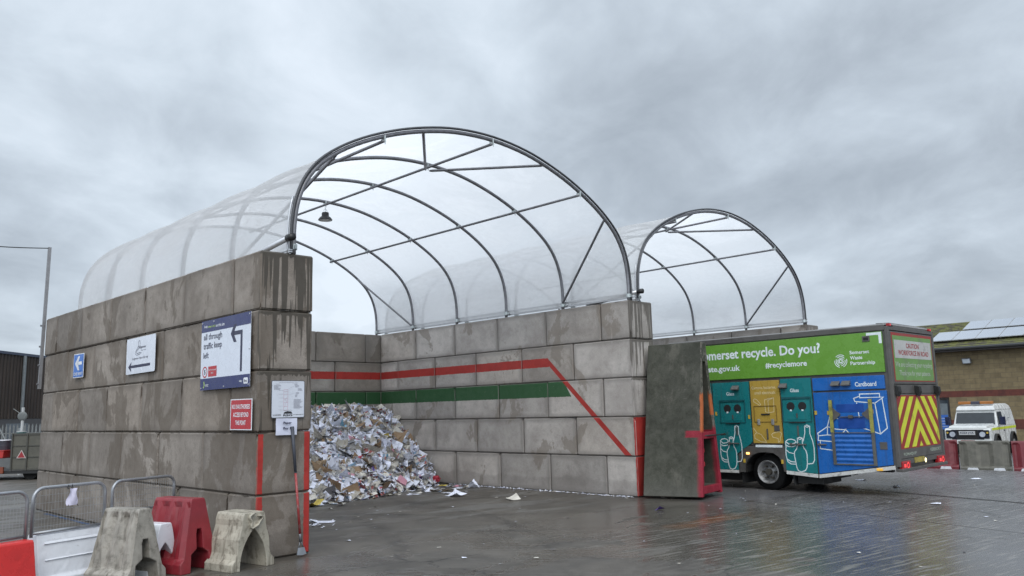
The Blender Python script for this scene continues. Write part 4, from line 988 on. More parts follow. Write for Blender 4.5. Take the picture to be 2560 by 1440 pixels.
# openings with two holes
def hatch(parent, x0, x1, z0, z1):
    mb = MB(); mb.box(x0, x1, -.030, -.010, z1-.02, z1+.02); mb.box(x0, x0+.018, -.026, -.010, z0, z1-.02); mb.box(x1-.018, x1, -.026, -.010, z0, z1-.02); mb.box(x0, x1, -.026, -.010, z0-.012, z0)
    o = mb.build('hatch_frame', mat('dark teal', (.008, .08, .09), .4), parent)
    mb = MB(); mb.box(x0+.10, x1-.10, -.018, -.011, z0+.03, z1-.05); mb.build('hatch_plate', LTEAL, parent, bevel=.003)
    for q in (.30, .70):
        cx = x0+(x1-x0)*q; cz = z0+(z1-z0)*.64
        mb = MB(); mb.T = T(0, -.0195, 0) @ SIDE; mb.disc((cx, cz), .088, 28); h = mb.build('bottle_hole', DRK, parent)
        mb = MB(); mb.T = T(0, -.0205, 0) @ SIDE; mb.rect(cx-.022, cz-.098, cx+.022, cz-.065); mb.build('tag', LWH, h)
    mb = MB(); mb.box((x0+x1)/2-.17, (x0+x1)/2+.17, -.04, -.012, z0-.03, z0-.013); mb.build('handle', UNDER, parent)
    mb = MB(); mb.box((x0+x1)/2-.012, (x0+x1)/2+.012, -.03, -.018, z0+.07, z0+.16); mb.build('latch', LGREY, parent)
hatch(t2_, -2.21, -1.58, 1.42, 1.895); hatch(tl_, -3.68, -3.06, 1.41, 1.87)
mb = MB()
for a, b, c, d in ((-2.86, -2.34, 1.735, 1.75), (-2.86, -2.34, 1.405, 1.42), (-2.86, -2.848, 1.42, 1.735), (-2.352, -2.34, 1.42, 1.735)): mb.box(a, b, -.02, -.01, c, d)
mb.build('flap_frame', mat('dark yellow', (.16, .10, .02), .5), yl_)
mb = MB(); mb.box(-2.69, -2.50, -.03, -.01, 1.555, 1.585); mb.build('latch', UNDER, yl_)
for x in (-2.76, -2.44):
    mb = MB(); mb.box(x-.03, x+.03, -.035, -.01, 1.35, 1.47); mb.build('hinge', mat('steel hinge', (.35, .35, .34), .4, .5), yl_, bevel=.006)
mb = MB(); mb.box(-2.42, -2.30, -.02, -.01, 1.22, 1.34); mb.build('lock_plate', LGREY, yl_)
for pr_, x, z0, z1 in ((tl_, -3.29, 1.13, 1.31), (yl_, -2.58, 1.05, 1.27), (t2_, -1.90, 1.12, 1.33)):
    mb = MB(); mb.box(x-.015, x+.015, -.025, -.01, z0, z1); mb.build('vent_slot', LGREY, pr_)
for pr_, xs_ in ((t2_, (-2.15,)), (tl_, (-3.26,)), (bu_, (-1.04, -.83))):
    for x in xs_:
        mb = MB(); mb.prism([(-.012, 2.20), (-.012, 2.10), (-.10, 2.10), (-.10, 2.125)], x-.085, x+.085, 'x'); mb.build('work_light', LGREY, pr_, bevel=.006)
for pr_, x0_, x1_, z in ((t2_, -2.10, -1.92, .955), (t2_, -1.94, -1.74, .955), (bl_, -1.50, -1.32, .96), (tl_, -3.52, -3.25, .96)):
    mb = MB(); mb.tube([(x0_, -.035, z), (x1_, -.035, z)], .014, 8); mb.box(x0_+.02, x0_+.05, -.04, -.01, z-.03, z+.03); mb.build('grab_bar', LGREY, pr_)
# cardboard shutter
fr = mat('shutter frame', (.13, .13, .12), .4, .4)
for x0_, x1_ in ((-1.20, -1.14), (-.42, -.36)):
    mb = MB(); mb.box(x0_, x1_, -.05, -.01, .575, 1.83); mb.build('shutter_post', fr, bl_, bevel=.004)
    mb = MB(); mb.box(x0_-.005, x1_+.005, -.055, -.0505, 1.2, 1.83); mb.build('post_sticker', mat('olive strip', (.30, .29, .06), .5, dirt=.4, ds=6), bl_)
mb = MB(); vs = []; n = 40
for i in range(n+1):
    z = .60+.58*i/n; y = -.028+.008*math.sin(i/n*2*PI*6.5); vs += [(-1.14, y, z), (-.42, y, z)]
mb.add(vs, [(2*i, 2*i+1, 2*i+3, 2*i+2) for i in range(n)]); mb.build('roller_shutter', mat('shutter blue', (.012, .11, .39), .3, dirt=.12), bl_, smooth=True)
mb = MB(); mb.box(-1.14, -.42, -.035, -.01, .575, .60); mb.box(-1.14, -.42, -.036, -.01, 1.185, 1.2); mb.build('shutter_sill', fr, bl_)
DB = mat('deep blue', (.006, .055, .27), .35)
mb = MB(); mb.box(-1.07, -.53, -.0165, -.010, 1.585, 1.745); mb.build('blue_window', DB, bl_, bevel=.004)
mb = MB(); mb.box(-1.05, -.53, -.0165, -.010, 1.27, 1.48); mb.build('blue_window', DB, bl_, bevel=.004)
mb = MB(); mb.prism([(-1.14, 1.68), (-1.14, 1.42), (-1.04, 1.50), (-1.0, 1.53), (-1.0, 1.57), (-1.06, 1.60)], -.045, -.012, 'y'); mb.build('bracket', LGREY, bl_)
mb = MB(); mb.prism([(-.42, 1.68), (-.42, 1.42), (-.52, 1.50), (-.56, 1.53), (-.56, 1.57), (-.50, 1.60)], -.045, -.012, 'y'); mb.build('bracket', LGREY, bl_)
mb = MB(); mb.box(-1.0, -.56, -.04, -.012, 1.49, 1.505); mb.cbox(-.79, -.03, 1.50, .08, .05, .06); mb.build('latch_bar', LGREY, bl_)
for x in (-.69, ):
    mb = MB(); mb.box(-.29, -.15, -.02, -.01, .88, 1.02); mb.build('control_box', LGREY, bl_, bevel=.004)
for x, z in ((-1.495, 1.585), (-1.235, 1.58), (-.375, 1.595), (-3.165, .60), (-2.295, .60), (-2.98+.0, 1.52), (-3.78, 1.60)):
    mb = MB(); mb.box(x-.022, x+.022, -.024 if x > -2.2 else -.02, -.004, z-.04, z+.04); mb.build('side_reflector', AMB, TL)
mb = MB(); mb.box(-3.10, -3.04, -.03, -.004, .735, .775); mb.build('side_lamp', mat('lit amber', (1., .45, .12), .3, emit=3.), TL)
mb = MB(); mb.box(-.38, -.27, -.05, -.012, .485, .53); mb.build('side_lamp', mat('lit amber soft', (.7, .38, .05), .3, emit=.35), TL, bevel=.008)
# wheels
def wheel(parent, x, y, r, w, outer=-1):
    root = MB(); pr = [(0, .6), (.012, .62), (.03, .94), (.07, 1.0), (w-.07, 1.0), (w-.03, .94), (w-.012, .62), (w, .6)]
    seg = 40; vs = []
    for yy, k in pr:
        for i in range(seg): a = 2*PI*i/seg; vs.append((x+r*k*math.cos(a), y+yy, r+r*k*math.sin(a)))
    n = len(pr); root.add(vs, [(j*seg+i, j*seg+(i+1) % seg, (j+1)*seg+(i+1) % seg, (j+1)*seg+i) for j in range(n-1) for i in range(seg)])
    wh = root.build('wheel', RUBBER, parent, smooth=True)
    mb = MB(); vs = []; pr = [(.005, .66), (-.012, .64), (-.012, .60), (.03, .575), (.04, .53), (.13, .48), (.14, .30), (.09, .27), (.09, .0)]
    for yy, k in pr:
        for i in range(seg): a = 2*PI*i/seg; vs.append((x+r*k*math.cos(a), y+yy, r+r*k*math.sin(a)))
    mb.add(vs, [(j*seg+i, j*seg+(i+1) % seg, (j+1)*seg+(i+1) % seg, (j+1)*seg+i) for j in range(len(pr)-1) for i in range(seg)]); mb.build('rim', RIM, wh, smooth=True)
    mb = MB()
    for i in range(6): a = 2*PI*i/6; mb.cyl((x+r*.36*math.cos(a), y+.02, r+r*.36*math.sin(a)), (x+r*.36*math.cos(a), y+.1, r+r*.36*math.sin(a)), r*.055, 8)
    mb.cyl((x, y+.0, r), (x, y+.1, r), r*.17, 14); mb.build('hub', mat('hub dirt', (.05, .045, .035), .7), wh)
    return wh
wheel(TL, -2.69, .09, .37, .24); wheel(TL, -2.69, .36, .37, .22); wheel(TL, -2.69, 2.12, .37, .24)
wheel(TL, -6.0, .06, .37, .24); wheel(TL, -6.0, 2.1, .37, .24)
mb = MB(); mb.box(-6.6, -.3, .5, .62, .42, .60); mb.box(-6.6, -.3, 1.8, 1.92, .42, .60); mb.cyl((-2.69, .3, .37), (-2.69, 2.1, .37), .09); mb.box(-3.3, -2.2, .7, 1.7, .30, .5); mb.build('chassis', UNDER, TL)
mb = MB(); mb.box(-5.0, -3.4, .25, .75, .16, .42); mb.box(-2.05, -1.5, .12, .9, .17, .36); mb.box(-4.9, -1.9, 1.3, 2.3, .15, .45); mb.prism([(-3.30, .12), (-3.28, .5), (-3.24, .5), (-3.26, .12)], .08, .62, 'y'); mb.prism([(-2.12, .14), (-2.16, .5), (-2.12, .5), (-2.08, .14)], .08, .62, 'y'); mb.build('undertray', UNDER, TL)  # mudguards and dark boxes added to blacken the space under the lorry
mb = MB(); mb.cyl((-.9, .12, .40), (-.9, .3, .40), .03); mb.build('exhaust_pipe', RIM, TL)
# rear face
RE = FR((0, 0, 0), (0, 1, 0), (0, 0, 1))
mb = MB(); mb.box(-.02, .05, .0, .075, .56, 3.2); mb.build('rear_post', LGREY, TL, bevel=.008)
mb = MB(); mb.box(-.02, .05, 2.345, 2.42, .56, 3.2); mb.build('rear_post', LGREY, TL, bevel=.008)
mb = MB(); mb.box(-.02, .045, .076, 2.344, 3.13, 3.2); mb.build('rear_header', LGREY, TL, bevel=.006)
mb = MB(); mb.prism([(-.02, 3.205), (.02, 3.205), (.02, 3.235), (-.05, 3.29), (-.3, 3.30), (-.3, 3.205)], .35, 2.2, 'y'); mb.build('roof_spoiler', LGREY, TL)
mb = MB(); mb.box(-.02, .042, .10, 2.32, 2.10, 3.115); ru = mb.build('upper_rear_door', LGREY, TL, bevel=.008)
def rface(parent, name, m, fn, off):
    mb = MB(); mb.T = T(off, 0, 0) @ RE; fn(mb); return mb.build(name, m, parent)
RRED = mat('rear red', (.26, .02, .015), .4, var=.1, dirt=.25, ds=2)
RGRN = mat('rear green', (.13, .26, .07), .45, var=.1, dirt=.3, dcol=(.12, .12, .10), ds=2)
rface(ru, 'red_border', RRED, lambda mb: mb.rect(.14, 2.15, 2.28, 3.09), .0435)
rface(ru, 'green_panel', RGRN, lambda mb: mb.rect(.19, 2.17, 2.24, 3.035), .045)
rface(ru, 'white_panel', mat('rear white', (.42, .42, .41), .45, var=.06, dirt=.15, ds=2), lambda mb: mb.rect(.25, 2.60, 2.19, 2.95), .0465)
RT = mat('rear red lettering', (.28, .03, .03), .45)
rface(ru, 'caution_lettering', RT, lambda mb: text(mb, 'CAUTION', .85, 2.80, 1.53, 2.90, .02), .048)
rface(ru, 'caution_lettering', RT, lambda mb: text(mb, 'WORKFORCE IN ROAD', .42, 2.66, 2.03, 2.76, .02), .048)
RW = mat('worn white lettering', (.38, .43, .36), .5)
rface(ru, 'message_lettering', RW, lambda mb: text(mb, 'We are collecting your recycling.', .24, 2.40, 2.19, 2.53, .01), .0465)
rface(ru, 'message_lettering', RW, lambda mb: text(mb, 'Thank you for your patience.', .40, 2.235, 2.05, 2.365, .01), .0465)
mb = MB(); mb.box(-.02, .03, .076, 2.344, 1.92, 2.09); mb.build('rear_rail', LGREY, TL, bevel=.006)
for y in (.13, 1.18, 2.26):
    mb = MB(); mb.prism([(.03, 2.08), (.12, 2.05), (.13, 1.95), (.09, 1.86), (.05, 1.90), (.03, 1.95)], y-.06, y+.06, 'y'); mb.build('hinge', UNDER, TL, bevel=.006)
mb = MB(); mb.box(-.02, .04, .09, 2.33, .70, 1.91); rl = mb.build('lower_rear_door', LGREY, TL, bevel=.008)
rface(rl, 'chevron_red', RRED, lambda mb: mb.rect(.13, .88, 2.25, 1.885), .0415)
def clip(poly, x0, x1, y0, y1):
    for ax, v, sg in ((0, x0, 1), (0, x1, -1), (1, y0, 1), (1, y1, -1)):
        out = []
        for i in range(len(poly)):
            a, b = poly[i-1], poly[i]; ia = (a[ax]-v)*sg >= 0; ib = (b[ax]-v)*sg >= 0
            if ia != ib: t = (v-a[ax])/(b[ax]-a[ax]); out.append((a[0]+(b[0]-a[0])*t, a[1]+(b[1]-a[1])*t))
            if ib: out.append(b)
        poly = out
        if not poly: return []
    return poly
CY = mat('chevron yellow', (.56, .60, .035), .35, var=.08, dirt=.15, ds=2)
sl_ = 1.08; pe = .43; hb = .235; yc = 1.17
for kk in range(-1, 7):
    zt = 1.86+pe*3-pe*kk
    for sg in (-1, 1):
        q = [(yc, zt), (yc+sg*1.2, zt-sl_*1.2), (yc+sg*1.2, zt-sl_*1.2-hb), (yc, zt-hb)]
        q = clip(q, .17, 2.21, .90, 1.86)
        if len(q) > 2: rface(rl, 'yellow_stripe', CY, lambda mb, q=q, sg=sg: mb.poly([(a, b, 0) for a, b in (q if sg < 0 else q)]), .043)
rface(TL, 'maker_lettering', RW, lambda mb: text(mb, 'ROMAQUIP', .22, .745, .86, .81, .01), .047)
rface(TL, 'maker_lettering', RW, lambda mb: text(mb, 'KERBSORT', 1.62, .77, 2.20, .835, .01), .047)
mb = MB(); mb.box(-.02, .045, .09, 2.33, .60, .695); mb.build('rear_beam', LGREY, TL, bevel=.006)
mb = MB(); mb.prism([(-.05, .47), (.09, .47), (.09, .53), (-.05, .53)], .02, 2.40, 'y'); mb.build('under_bar', LGREY, TL, bevel=.01)
mb = MB(); mb.box(.046, .056, .72, 1.22, .60, .70); mb.build('number_plate', mat('rear plate', (.34, .27, .05), .4, dirt=.5, ds=8), TL)
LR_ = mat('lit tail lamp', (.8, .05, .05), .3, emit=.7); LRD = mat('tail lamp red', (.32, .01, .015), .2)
for y in (.05, 1.93):
    mb = MB(); mb.box(.0, .075, y, y+.40, .50, .66); o = mb.build('tail_light', LRD, TL, bevel=.012)
    rface(o, 'lamp_ring', LR_, lambda mb: (mb.ring((y+.26, .58), .035, .06), mb.rect(y+.06, .55, y+.16, .61)), .0765)
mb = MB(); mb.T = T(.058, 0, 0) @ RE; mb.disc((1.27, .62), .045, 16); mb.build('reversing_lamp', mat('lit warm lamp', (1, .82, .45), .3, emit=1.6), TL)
for y in (.12, 2.25):
    mb = MB(); mb.box(.0, .06, y-.06, y+.06, 3.2, 3.255); mb.build('roof_marker', LRD, TL, bevel=.008)
    rface(TL, 'marker_glow', LR_, lambda mb: mb.disc((y, 3.23), .016, 12), .0615)
# cab, hidden from here behind the wall
CW = mat('cab white', (.62, .63, .64), .25)
mb = MB(); mb.prism([(-7.2, .45), (-5.1, .45), (-5.1, 2.75), (-6.7, 2.75), (-7.15, 1.6), (-7.25, 1.2)], .08, 2.34, 'y'); cb = mb.build('cab', CW, TL, bevel=.06, seg=3)
mb = MB(); mb.add([(-7.145, .25, 1.66), (-7.145, 2.17, 1.66), (-6.78, 2.17, 2.60), (-6.78, .25, 2.60)], [(0, 1, 2, 3)]); mb.T = Matrix.Identity(4)
o = mb.build('windscreen', mat('dark glass', (.02, .025, .03), .06), cb, M=T(-.012, 0, .004))
mb = MB(); mb.box(-6.6, -5.6, .06, .079, 1.6, 2.5); mb.box(-6.6, -5.6, 2.341, 2.36, 1.6, 2.5); mb.build('side_window', MC['dark glass'], cb)
# ------------------------------------------------------------------ plastic barriers
def barrier(name, label, M, L, H, Wb, Wt, m, ribs=0, hribs=False, Ha=.5, Wi=.6, group=None, notch=0, lip=True, seed=1, twist=0., slot=False, taper=0.):
    rr = random.Random(seed)
    zs = [0, .05, .13, .17, .20, .30, .42, .54, .66, .78, .88, .96, 1.]
    def hw(z):
        if lip and z <= .13: return Wb/2
        if lip and z <= .20: return Wb/2-(.05)*(z-.13)/.07
        b = Wb/2-(.05 if lip else 0); return b+(Wt/2-b)*((z-.2)/.8 if lip else z)-(.0 if z < .95 else .012*(z-.95)/.05)
    xs_ = []; nst = max(25, ribs*6+1)
    for i in range(nst): xs_.append(-L/2+L*i/(nst-1))
    tp = lambda x, z: x*(1-taper*z/H)
    pts = []; rows = len(zs)
    for i, x in enumerate(xs_):
        t = i/(nst-1)
        rib = 0.
        if ribs: rib = .5-.5*math.cos(2*PI*ribs*t); rib = max(0, min(1, (rib-.35)/.3))
        edge = min(t, 1-t) < .5/nst
        nz = 0.
        if notch:
            q = (t*notch) % 1
            if .36 < q < .64: nz = .15
        outer = []
        for z in zs:
            w = hw(z)
            if ribs and .19 < z < .9 and not edge: w -= .042*(1-rib)
            if hribs: w += .010*math.sin(z*2*PI*2.2+.5) if .2 < z < .95 else 0
            w += rr.uniform(-.002, .002)
            outer.append((w, max(z*H, nz*H)))
        inner = []
        for z in zs:
            zi = max(z*Ha*H, min(nz*H, Ha*H)); wi = Wi*Wb/2*((1-.3*z if z < .5 else (.30 if z < .9 else .24)) if slot else (1-(z)**2.4))
            inner.append((wi, zi))
        tw = twist*(t-.5)
        loop = [(tp(x, z), -w+tw, z) for w, z in outer]+[(tp(x, z), w+tw, z) for w, z in outer[::-1]]
        inn = [(tp(x, z), -w+tw, z) for w, z in inner]+[(tp(x, z), w+tw, z) for w, z in inner[::-1]]
        pts.append((loop, inn))
    mb = MB(); n = 2*rows; vs = []
    for lo, inn in pts: vs += lo+inn
    N2 = 2*n
    for i in range(nst-1):
        a = i*N2; b = a+N2
        fs = [(a+k, a+k+1, b+k+1, b+k) for k in range(n-1)]+[(a+n+k, b+n+k, b+n+k+1, a+n+k+1) for k in range(n-1)]
        fs += [(a, b, b+n, a+n), (a+n-1, a+2*n-1, b+2*n-1, b+n-1)]
        mb.f += [list(f) for f in fs]; mb.mi += [0]*len(fs)
    for a, rev in ((0, 0), ((nst-1)*N2, 1)):
        fs = [(a+k, a+n+k, a+n+k+1, a+k+1) for k in range(n-1)]
        if rev: fs = [f[::-1] for f in fs]
        mb.f += [list(f) for f in fs]; mb.mi += [0]*len(fs)
    mb.v = [tuple(v) for v in vs]
    o = mb.build(name, m, M=M)
    bv = o.modifiers.new('b', 'BEVEL'); bv.width = .010; bv.segments = 2; bv.limit_method = 'ANGLE'; bv.angle_limit = .7
    return tag(o, label, 'barrier', group)
BWHITE = mat('white barrier plastic', (.66, .68, .72), .32, var=.05, dirt=.10, dcol=(.18, .17, .15), ds=5, streak=.12)
BRED = mat('bright red barrier plastic', (.52, .022, .02), .3, var=.08, dirt=.08, dcol=(.12, .03, .03), ds=5)
BDRED = mat('dull red barrier plastic', (.215, .018, .026), .38, var=.12, dirt=.16, dcol=(.20, .08, .08), ds=5, streak=.3)
BGREY = mat('grimy barrier plastic', (.29, .27, .235), .55, var=.2, dirt=.42, dcol=(.075, .066, .05), ds=7, streak=.8, bump=.15)
BGRIM2 = mat('weathered cream barrier plastic', (.38, .35, .285), .5, var=.16, dirt=.42, dcol=(.085, .07, .05), ds=9, streak=.75, bump=.1)
BFAR = mat('mossy grey barrier plastic', (.105, .10, .082), .6, var=.2, dirt=.45, dcol=(.05, .05, .04), ds=3, streak=.3)
BFR = mat('far red barrier plastic', (.13, .012, .018), .45, var=.15, dirt=.2, dcol=(.08, .03, .03), ds=3, streak=.2)
G1 = 'plastic barriers gathered by the sign wall'
def at2(x, y, a, z=0.): return T(x, y, z) @ RZ(math.radians(a))
barrier('plastic_barrier', 'grimy grey-white ribbed plastic barrier standing nearest the fence panels', at2(-4.50, 9.56, -24), .70, .80, .54, .17, BGREY, 3, Ha=.58, Wi=.62, group=G1, seed=3, slot=True, taper=.22)
barrier('plastic_barrier', 'dull dark red plastic barrier between the grimy grey and the cream ones', at2(-4.15, 10.17, -30), .84, .845, .56, .20, BDRED, 3, Ha=.58, Wi=.50, group=G1, seed=4, slot=True, taper=.20)
cr_b = barrier('plastic_barrier', 'short weathered cream barrier with a split top leaning at the wall corner', at2(-3.40, 10.18, -34), .52, .66, .62, .30, BGRIM2, 0, True, Ha=.72, Wi=.62, group=G1, seed=5, lip=True)
mb = MB(); seg = 22; vs = []                           # torn, curled end of the top
for j in range(5):
    for i in range(seg):
        a = 2*PI*i/seg; r = .085+.018*math.sin(3*a+1)+.01*math.sin(5*a); vs.append((.27+.045*j/4-.02, r*math.cos(a)*1.05, .57+r*math.sin(a)*.95*(1+.1*j/4)))
mb.add(vs, [(j*seg+i, j*seg+(i+1) % seg, (j+1)*seg+(i+1) % seg, (j+1)*seg+i) for j in range(4) for i in range(seg) if not (2 < i < 6)])
o = mb.build('torn_edge', BGRIM2, cr_b, smooth=True); so_ = o.modifiers.new('s', 'SOLIDIFY'); so_.thickness = .018
barrier('plastic_barrier', 'clean white plastic barrier end showing behind the grimy grey barrier', at2(-4.54, 10.02, -24), .80, .58, .50, .17, BWHITE, 0, Ha=.62, Wi=.60, group=G1, seed=6)
wb_ = barrier('plastic_barrier', 'long clean white barrier carrying a steel mesh fence panel', at2(-5.14, 9.86, 61), 1.25, .56, .44, .17, BWHITE, 0, Ha=.35, group=G1, seed=7)
for z0_, z1_ in ((.445, .475), (.27, .29)):
    yy = lambda z: -(.17+(.085-.17)*(z/.56-.2)/.8)-.002
    mb = MB(); mb.add([(-.55, yy(z0_), z0_), (.55, yy(z0_), z0_), (.55, yy(z1_), z1_), (-.55, yy(z1_), z1_), (-.55, yy(z0_)-.014, z0_+.008), (.55, yy(z0_)-.014, z0_+.008), (.55, yy(z1_)-.010, z1_-.008), (-.55, yy(z1_)-.010, z1_-.008)], [(4, 5, 6, 7), (0, 1, 5, 4), (7, 6, 2, 3), (0, 4, 7, 3), (1, 2, 6, 5)]); mb.build('moulding', BWHITE, wb_)
mb = MB()
for x in (-.42, .15): mb.T = T(x, .147, .38) @ RX(-.16); mb.cyl((0, -.015, 0), (0, .012, 0), .022, 14); mb.build('stud', GALV, wb_); mb = MB()
rb_ = barrier('plastic_barrier', 'bright red plastic barrier under the leftmost mesh fence panel', at2(-5.62, 8.38, 62), 1.40, .555, .46, .19, BRED, 0, Ha=.35, group=G1, seed=8)
# fence panels
FT = mat('fence tube', (.30, .31, .33), .38, .6, dirt=.12)
def fence(label, p, q, z0, z1, seed=0):
    p = Vector((*p, 0)); q = Vector((*q, 0)); L = (q-p).length; a = math.atan2(q.y-p.y, q.x-p.x)
    t = thing('mesh_fence_panel', label, 'fence panel', Matrix.Translation(p+Vector((0, 0, z0))) @ RZ(a), 'steel mesh fence panels on the barriers')
    H = z1-z0; r = .12; pts = [(0, 0, -.02)]
    for k in range(7): an = PI-PI/2*k/6; pts.append((r+r*math.cos(an), 0, H-r+r*math.sin(an)))
    for k in range(7): an = PI/2-PI/2*k/6; pts.append((L-r+r*math.cos(an), 0, H-r+r*math.sin(an)))
    pts.append((L, 0, -.02))
    mb = MB(); mb.tube(pts, .019, 10); mb.build('frame', FT, t, smooth=True)
    mb = MB(); mb.tube([(0, 0, .02), (L, 0, .02)], .017, 8); mb.build('bottom_rail', FT, t, smooth=True)
    mb = MB(); n = int(L/.035)
    for i in range(1, n): x = L*i/n; mb.tube([(x, 0, .03), (x, 0, H-.012 if r < x < L-r else H-.05)], .0016, 4, False)
    for i in range(1, 6): mb.tube([(.01, .004, H*i/6), (L-.01, .004, H*i/6)], .0018, 4, False)
    mb.build('wire_mesh', mat('thin wire', (.30, .31, .32), .45, .5), t)
    return t
fence('leftmost steel mesh fence panel above the bright red barrier', (-5.82, 8.20), (-5.37, 9.06), .56, 1.06)
F1 = fence('steel mesh fence panel with a white tag tied on its top rail', (-5.40, 9.22), (-4.98, 9.98), .56, 1.07)
fence('steel mesh fence panel standing against the block wall behind the grimy grey barrier', (-4.99, 10.18), (-4.58, 11.02), .66, 1.055)
t = thing('white_tag', 'crumpled white cloth tag tied with black cord to the fence rail', 'tag', Matrix.Translation((-5.185, 9.60, 1.055)) @ RZ(math.radians(61)))
mb = MB(); n = 8; vs = []
for j in range(n+1):
    for i in range(5):
        w = .045+.022*(j/n)-.012*math.sin(j*.8); vs.append(((i-2)/2*w, -.03-.012*math.cos(i*1.6+j*.5), -.02-.19*j/n))
mb.add(vs, [(j*5+i, j*5+i+1, (j+1)*5+i+1, (j+1)*5+i) for j in range(n) for i in range(4)])
mb.build('cloth', paper_mat('tag cloth', (.62, .60, .74)), t, smooth=True)
for x in (-.045, .0):
    mb = MB(); mb.tube([(x, -.022, -.02), (x, -.018, .02), (x, .0, .026), (x, .02, .01), (x, 0, -.02), (x, -.022, -.02)], .004, 6); mb.build('tie', BLACK, t)
for x in (-.05, .05):
    mb = MB(); mb.tube([(x, -.04, -.20), (x*1.25, -.045, -.225)], .004, 5); mb.build('cord_end', BLACK, t)
# barriers in the yard beyond the lorry
G2 = 'plastic barriers across the yard'
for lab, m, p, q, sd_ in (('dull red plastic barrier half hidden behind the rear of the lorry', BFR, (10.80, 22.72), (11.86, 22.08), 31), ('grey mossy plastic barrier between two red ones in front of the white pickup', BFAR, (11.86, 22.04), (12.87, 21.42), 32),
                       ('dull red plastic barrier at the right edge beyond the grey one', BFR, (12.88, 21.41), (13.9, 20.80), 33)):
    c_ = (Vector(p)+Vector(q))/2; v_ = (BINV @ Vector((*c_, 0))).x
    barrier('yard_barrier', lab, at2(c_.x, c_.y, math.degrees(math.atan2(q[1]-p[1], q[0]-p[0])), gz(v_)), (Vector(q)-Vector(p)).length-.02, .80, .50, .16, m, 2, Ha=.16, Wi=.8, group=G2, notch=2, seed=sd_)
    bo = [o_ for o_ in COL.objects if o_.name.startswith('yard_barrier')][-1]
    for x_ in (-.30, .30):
        mb = MB(); mb.prism([(x_-.15, .015), (x_+.15, .015), (x_+.11, .115), (x_-.11, .115)], -.262, -.235, 'y'); mb.build('foot_insert', BWHITE, bo)  # white trapezoids set over the notches at the foot
# ------------------------------------------------------------------ white utility vehicle (local x towards its rear)
LM = BAY @ T(29.5, 0.35, -.45) @ RZ(.02)
LRM = thing('utility_vehicle', 'boxy white four-wheel-drive van with amber roof bar parked by the brick building', 'van', LM)
CWH = mat('vehicle white', (.56, .57, .56), .25, var=.05, dirt=.12, dcol=(.2, .18, .14), ds=3)
GLS = mat('dark glass', (.02, .025, .03), .06)
def half(mb, prof, w0, w1, z0, z1):                   # slab with tumblehome
    vs = []
    for x, z in prof:
        k = (z-z0)/(z1-z0) if z > z0 else 0; w = w0+(w1-w0)*min(1, k); vs += [(x, -w, z), (x, w, z)]
    n = len(prof); mb.add(vs, [[2*i for i in range(n)], [2*i+1 for i in range(n)][::-1]]+[(2*i, 2*i+1, 2*((i+1) % n)+1, 2*((i+1) % n)) for i in range(n)])
mb = MB(); W_ = .80
def archpts(cx, r=.42, n=8): return [(cx+r*math.cos(PI-PI*i/n), .47+r*math.sin(PI-PI*i/n)*.95) for i in range(n+1)]
lower = [(.06, .56), (.22, .50)]+archpts(.78)+archpts(3.15)+[(3.85, .50), (3.86, 1.13), (1.20, 1.13), (.10, 1.08), (.05, 1.0)]
mb.prism(lower, -W_, W_, 'y'); mb.build('lower_body', CWH, LRM, bevel=.02)
mb = MB(); mb.prism([(.09, 1.08), (1.22, 1.13), (1.22, 1.235), (.9, 1.235), (.14, 1.17)], -.66, .66, 'y'); mb.build('bonnet', CWH, LRM, bevel=.025)
mb = MB(); half(mb, [(1.20, 1.13), (1.42, 1.70), (1.40, 1.74), (3.84, 1.74), (3.86, 1.13)], W_, .70, 1.13, 1.74); mb.build('cabin', CWH, LRM, bevel=.02)
mb = MB(); half(mb, [(1.34, 1.74), (1.42, 1.90), (1.7, 1.97), (3.5, 1.99), (3.80, 1.92), (3.85, 1.74)], .71, .62, 1.74, 1.99); mb.build('roof', CWH, LRM, bevel=.05, seg=3)
mb = MB(); mb.add([(1.215, -.70, 1.20), (1.215, .70, 1.20), (1.385, .665, 1.655), (1.385, -.665, 1.655)], [(0, 3, 2, 1)]); wsn = mb.build('windscreen', GLS, LRM, M=T(-.012, 0, 0))
mb = MB()
for y in (-.36, .32): mb.tube([(1.21, y, 1.18), (1.25, y-.28, 1.27)], .010, 5)
mb.build('wipers', BLACK, LRM)
for s_ in (-1,):
    mb = MB(); mb.add([(1.36, s_*.806, 1.20), (2.10, s_*.806, 1.20), (2.10, s_*.735, 1.68), (1.52, s_*.735, 1.68)], [(0, 1, 2, 3)]); mb.build('side_window', GLS, LRM)
mb = MB(); mb.box(.045, .08, -.56, .56, .66, 1.04); mb.build('grille', BLACK, LRM, bevel=.01)
for y in (-.56, .56):
    mb = MB(); mb.box(.03, .08, y-.19, y+.19, .70, 1.02); hp = mb.build('lamp_panel', mat('lamp panel black', (.015, .017, .025), .3), LRM, bevel=.01)
    mb = MB(); mb.cyl((.0, y*.93, .86), (.035, y*.93, .86), .10, 20); mb.build('headlight', mat('headlight glass', (.42, .45, .50), .15), hp)
    mb = MB(); mb.cyl((.01, y*1.24, .92), (.035, y*1.24, .92), .035, 12); mb.build('indicator', AMB, hp)
mb = MB(); mb.box(-.06, .06, -.83, .83, .50, .63); mb.build('bumper', CWH, LRM, bevel=.01)
mb = MB(); mb.box(-.10, -.05, -.26, .22, .49, .64); mb.cyl((-.10, -.2, .57), (-.10, .16, .57), .05); mb.build('winch', mat('winch red', (.22, .02, .02), .5), LRM)
mb = MB(); mb.box(-.015, .02, -.28, .28, .84, .98); pl_ = mb.build('number_plate', mat('plate white', (.45, .46, .46), .4), LRM)
mb = MB(); mb.T = FR((-.018, .27, .845), (0, -1, 0), (0, 0, 1)); text(mb, 'K264 JYA', .03, .025, .51, .105, .03, 0); mb.build('plate_lettering', INK, pl_)
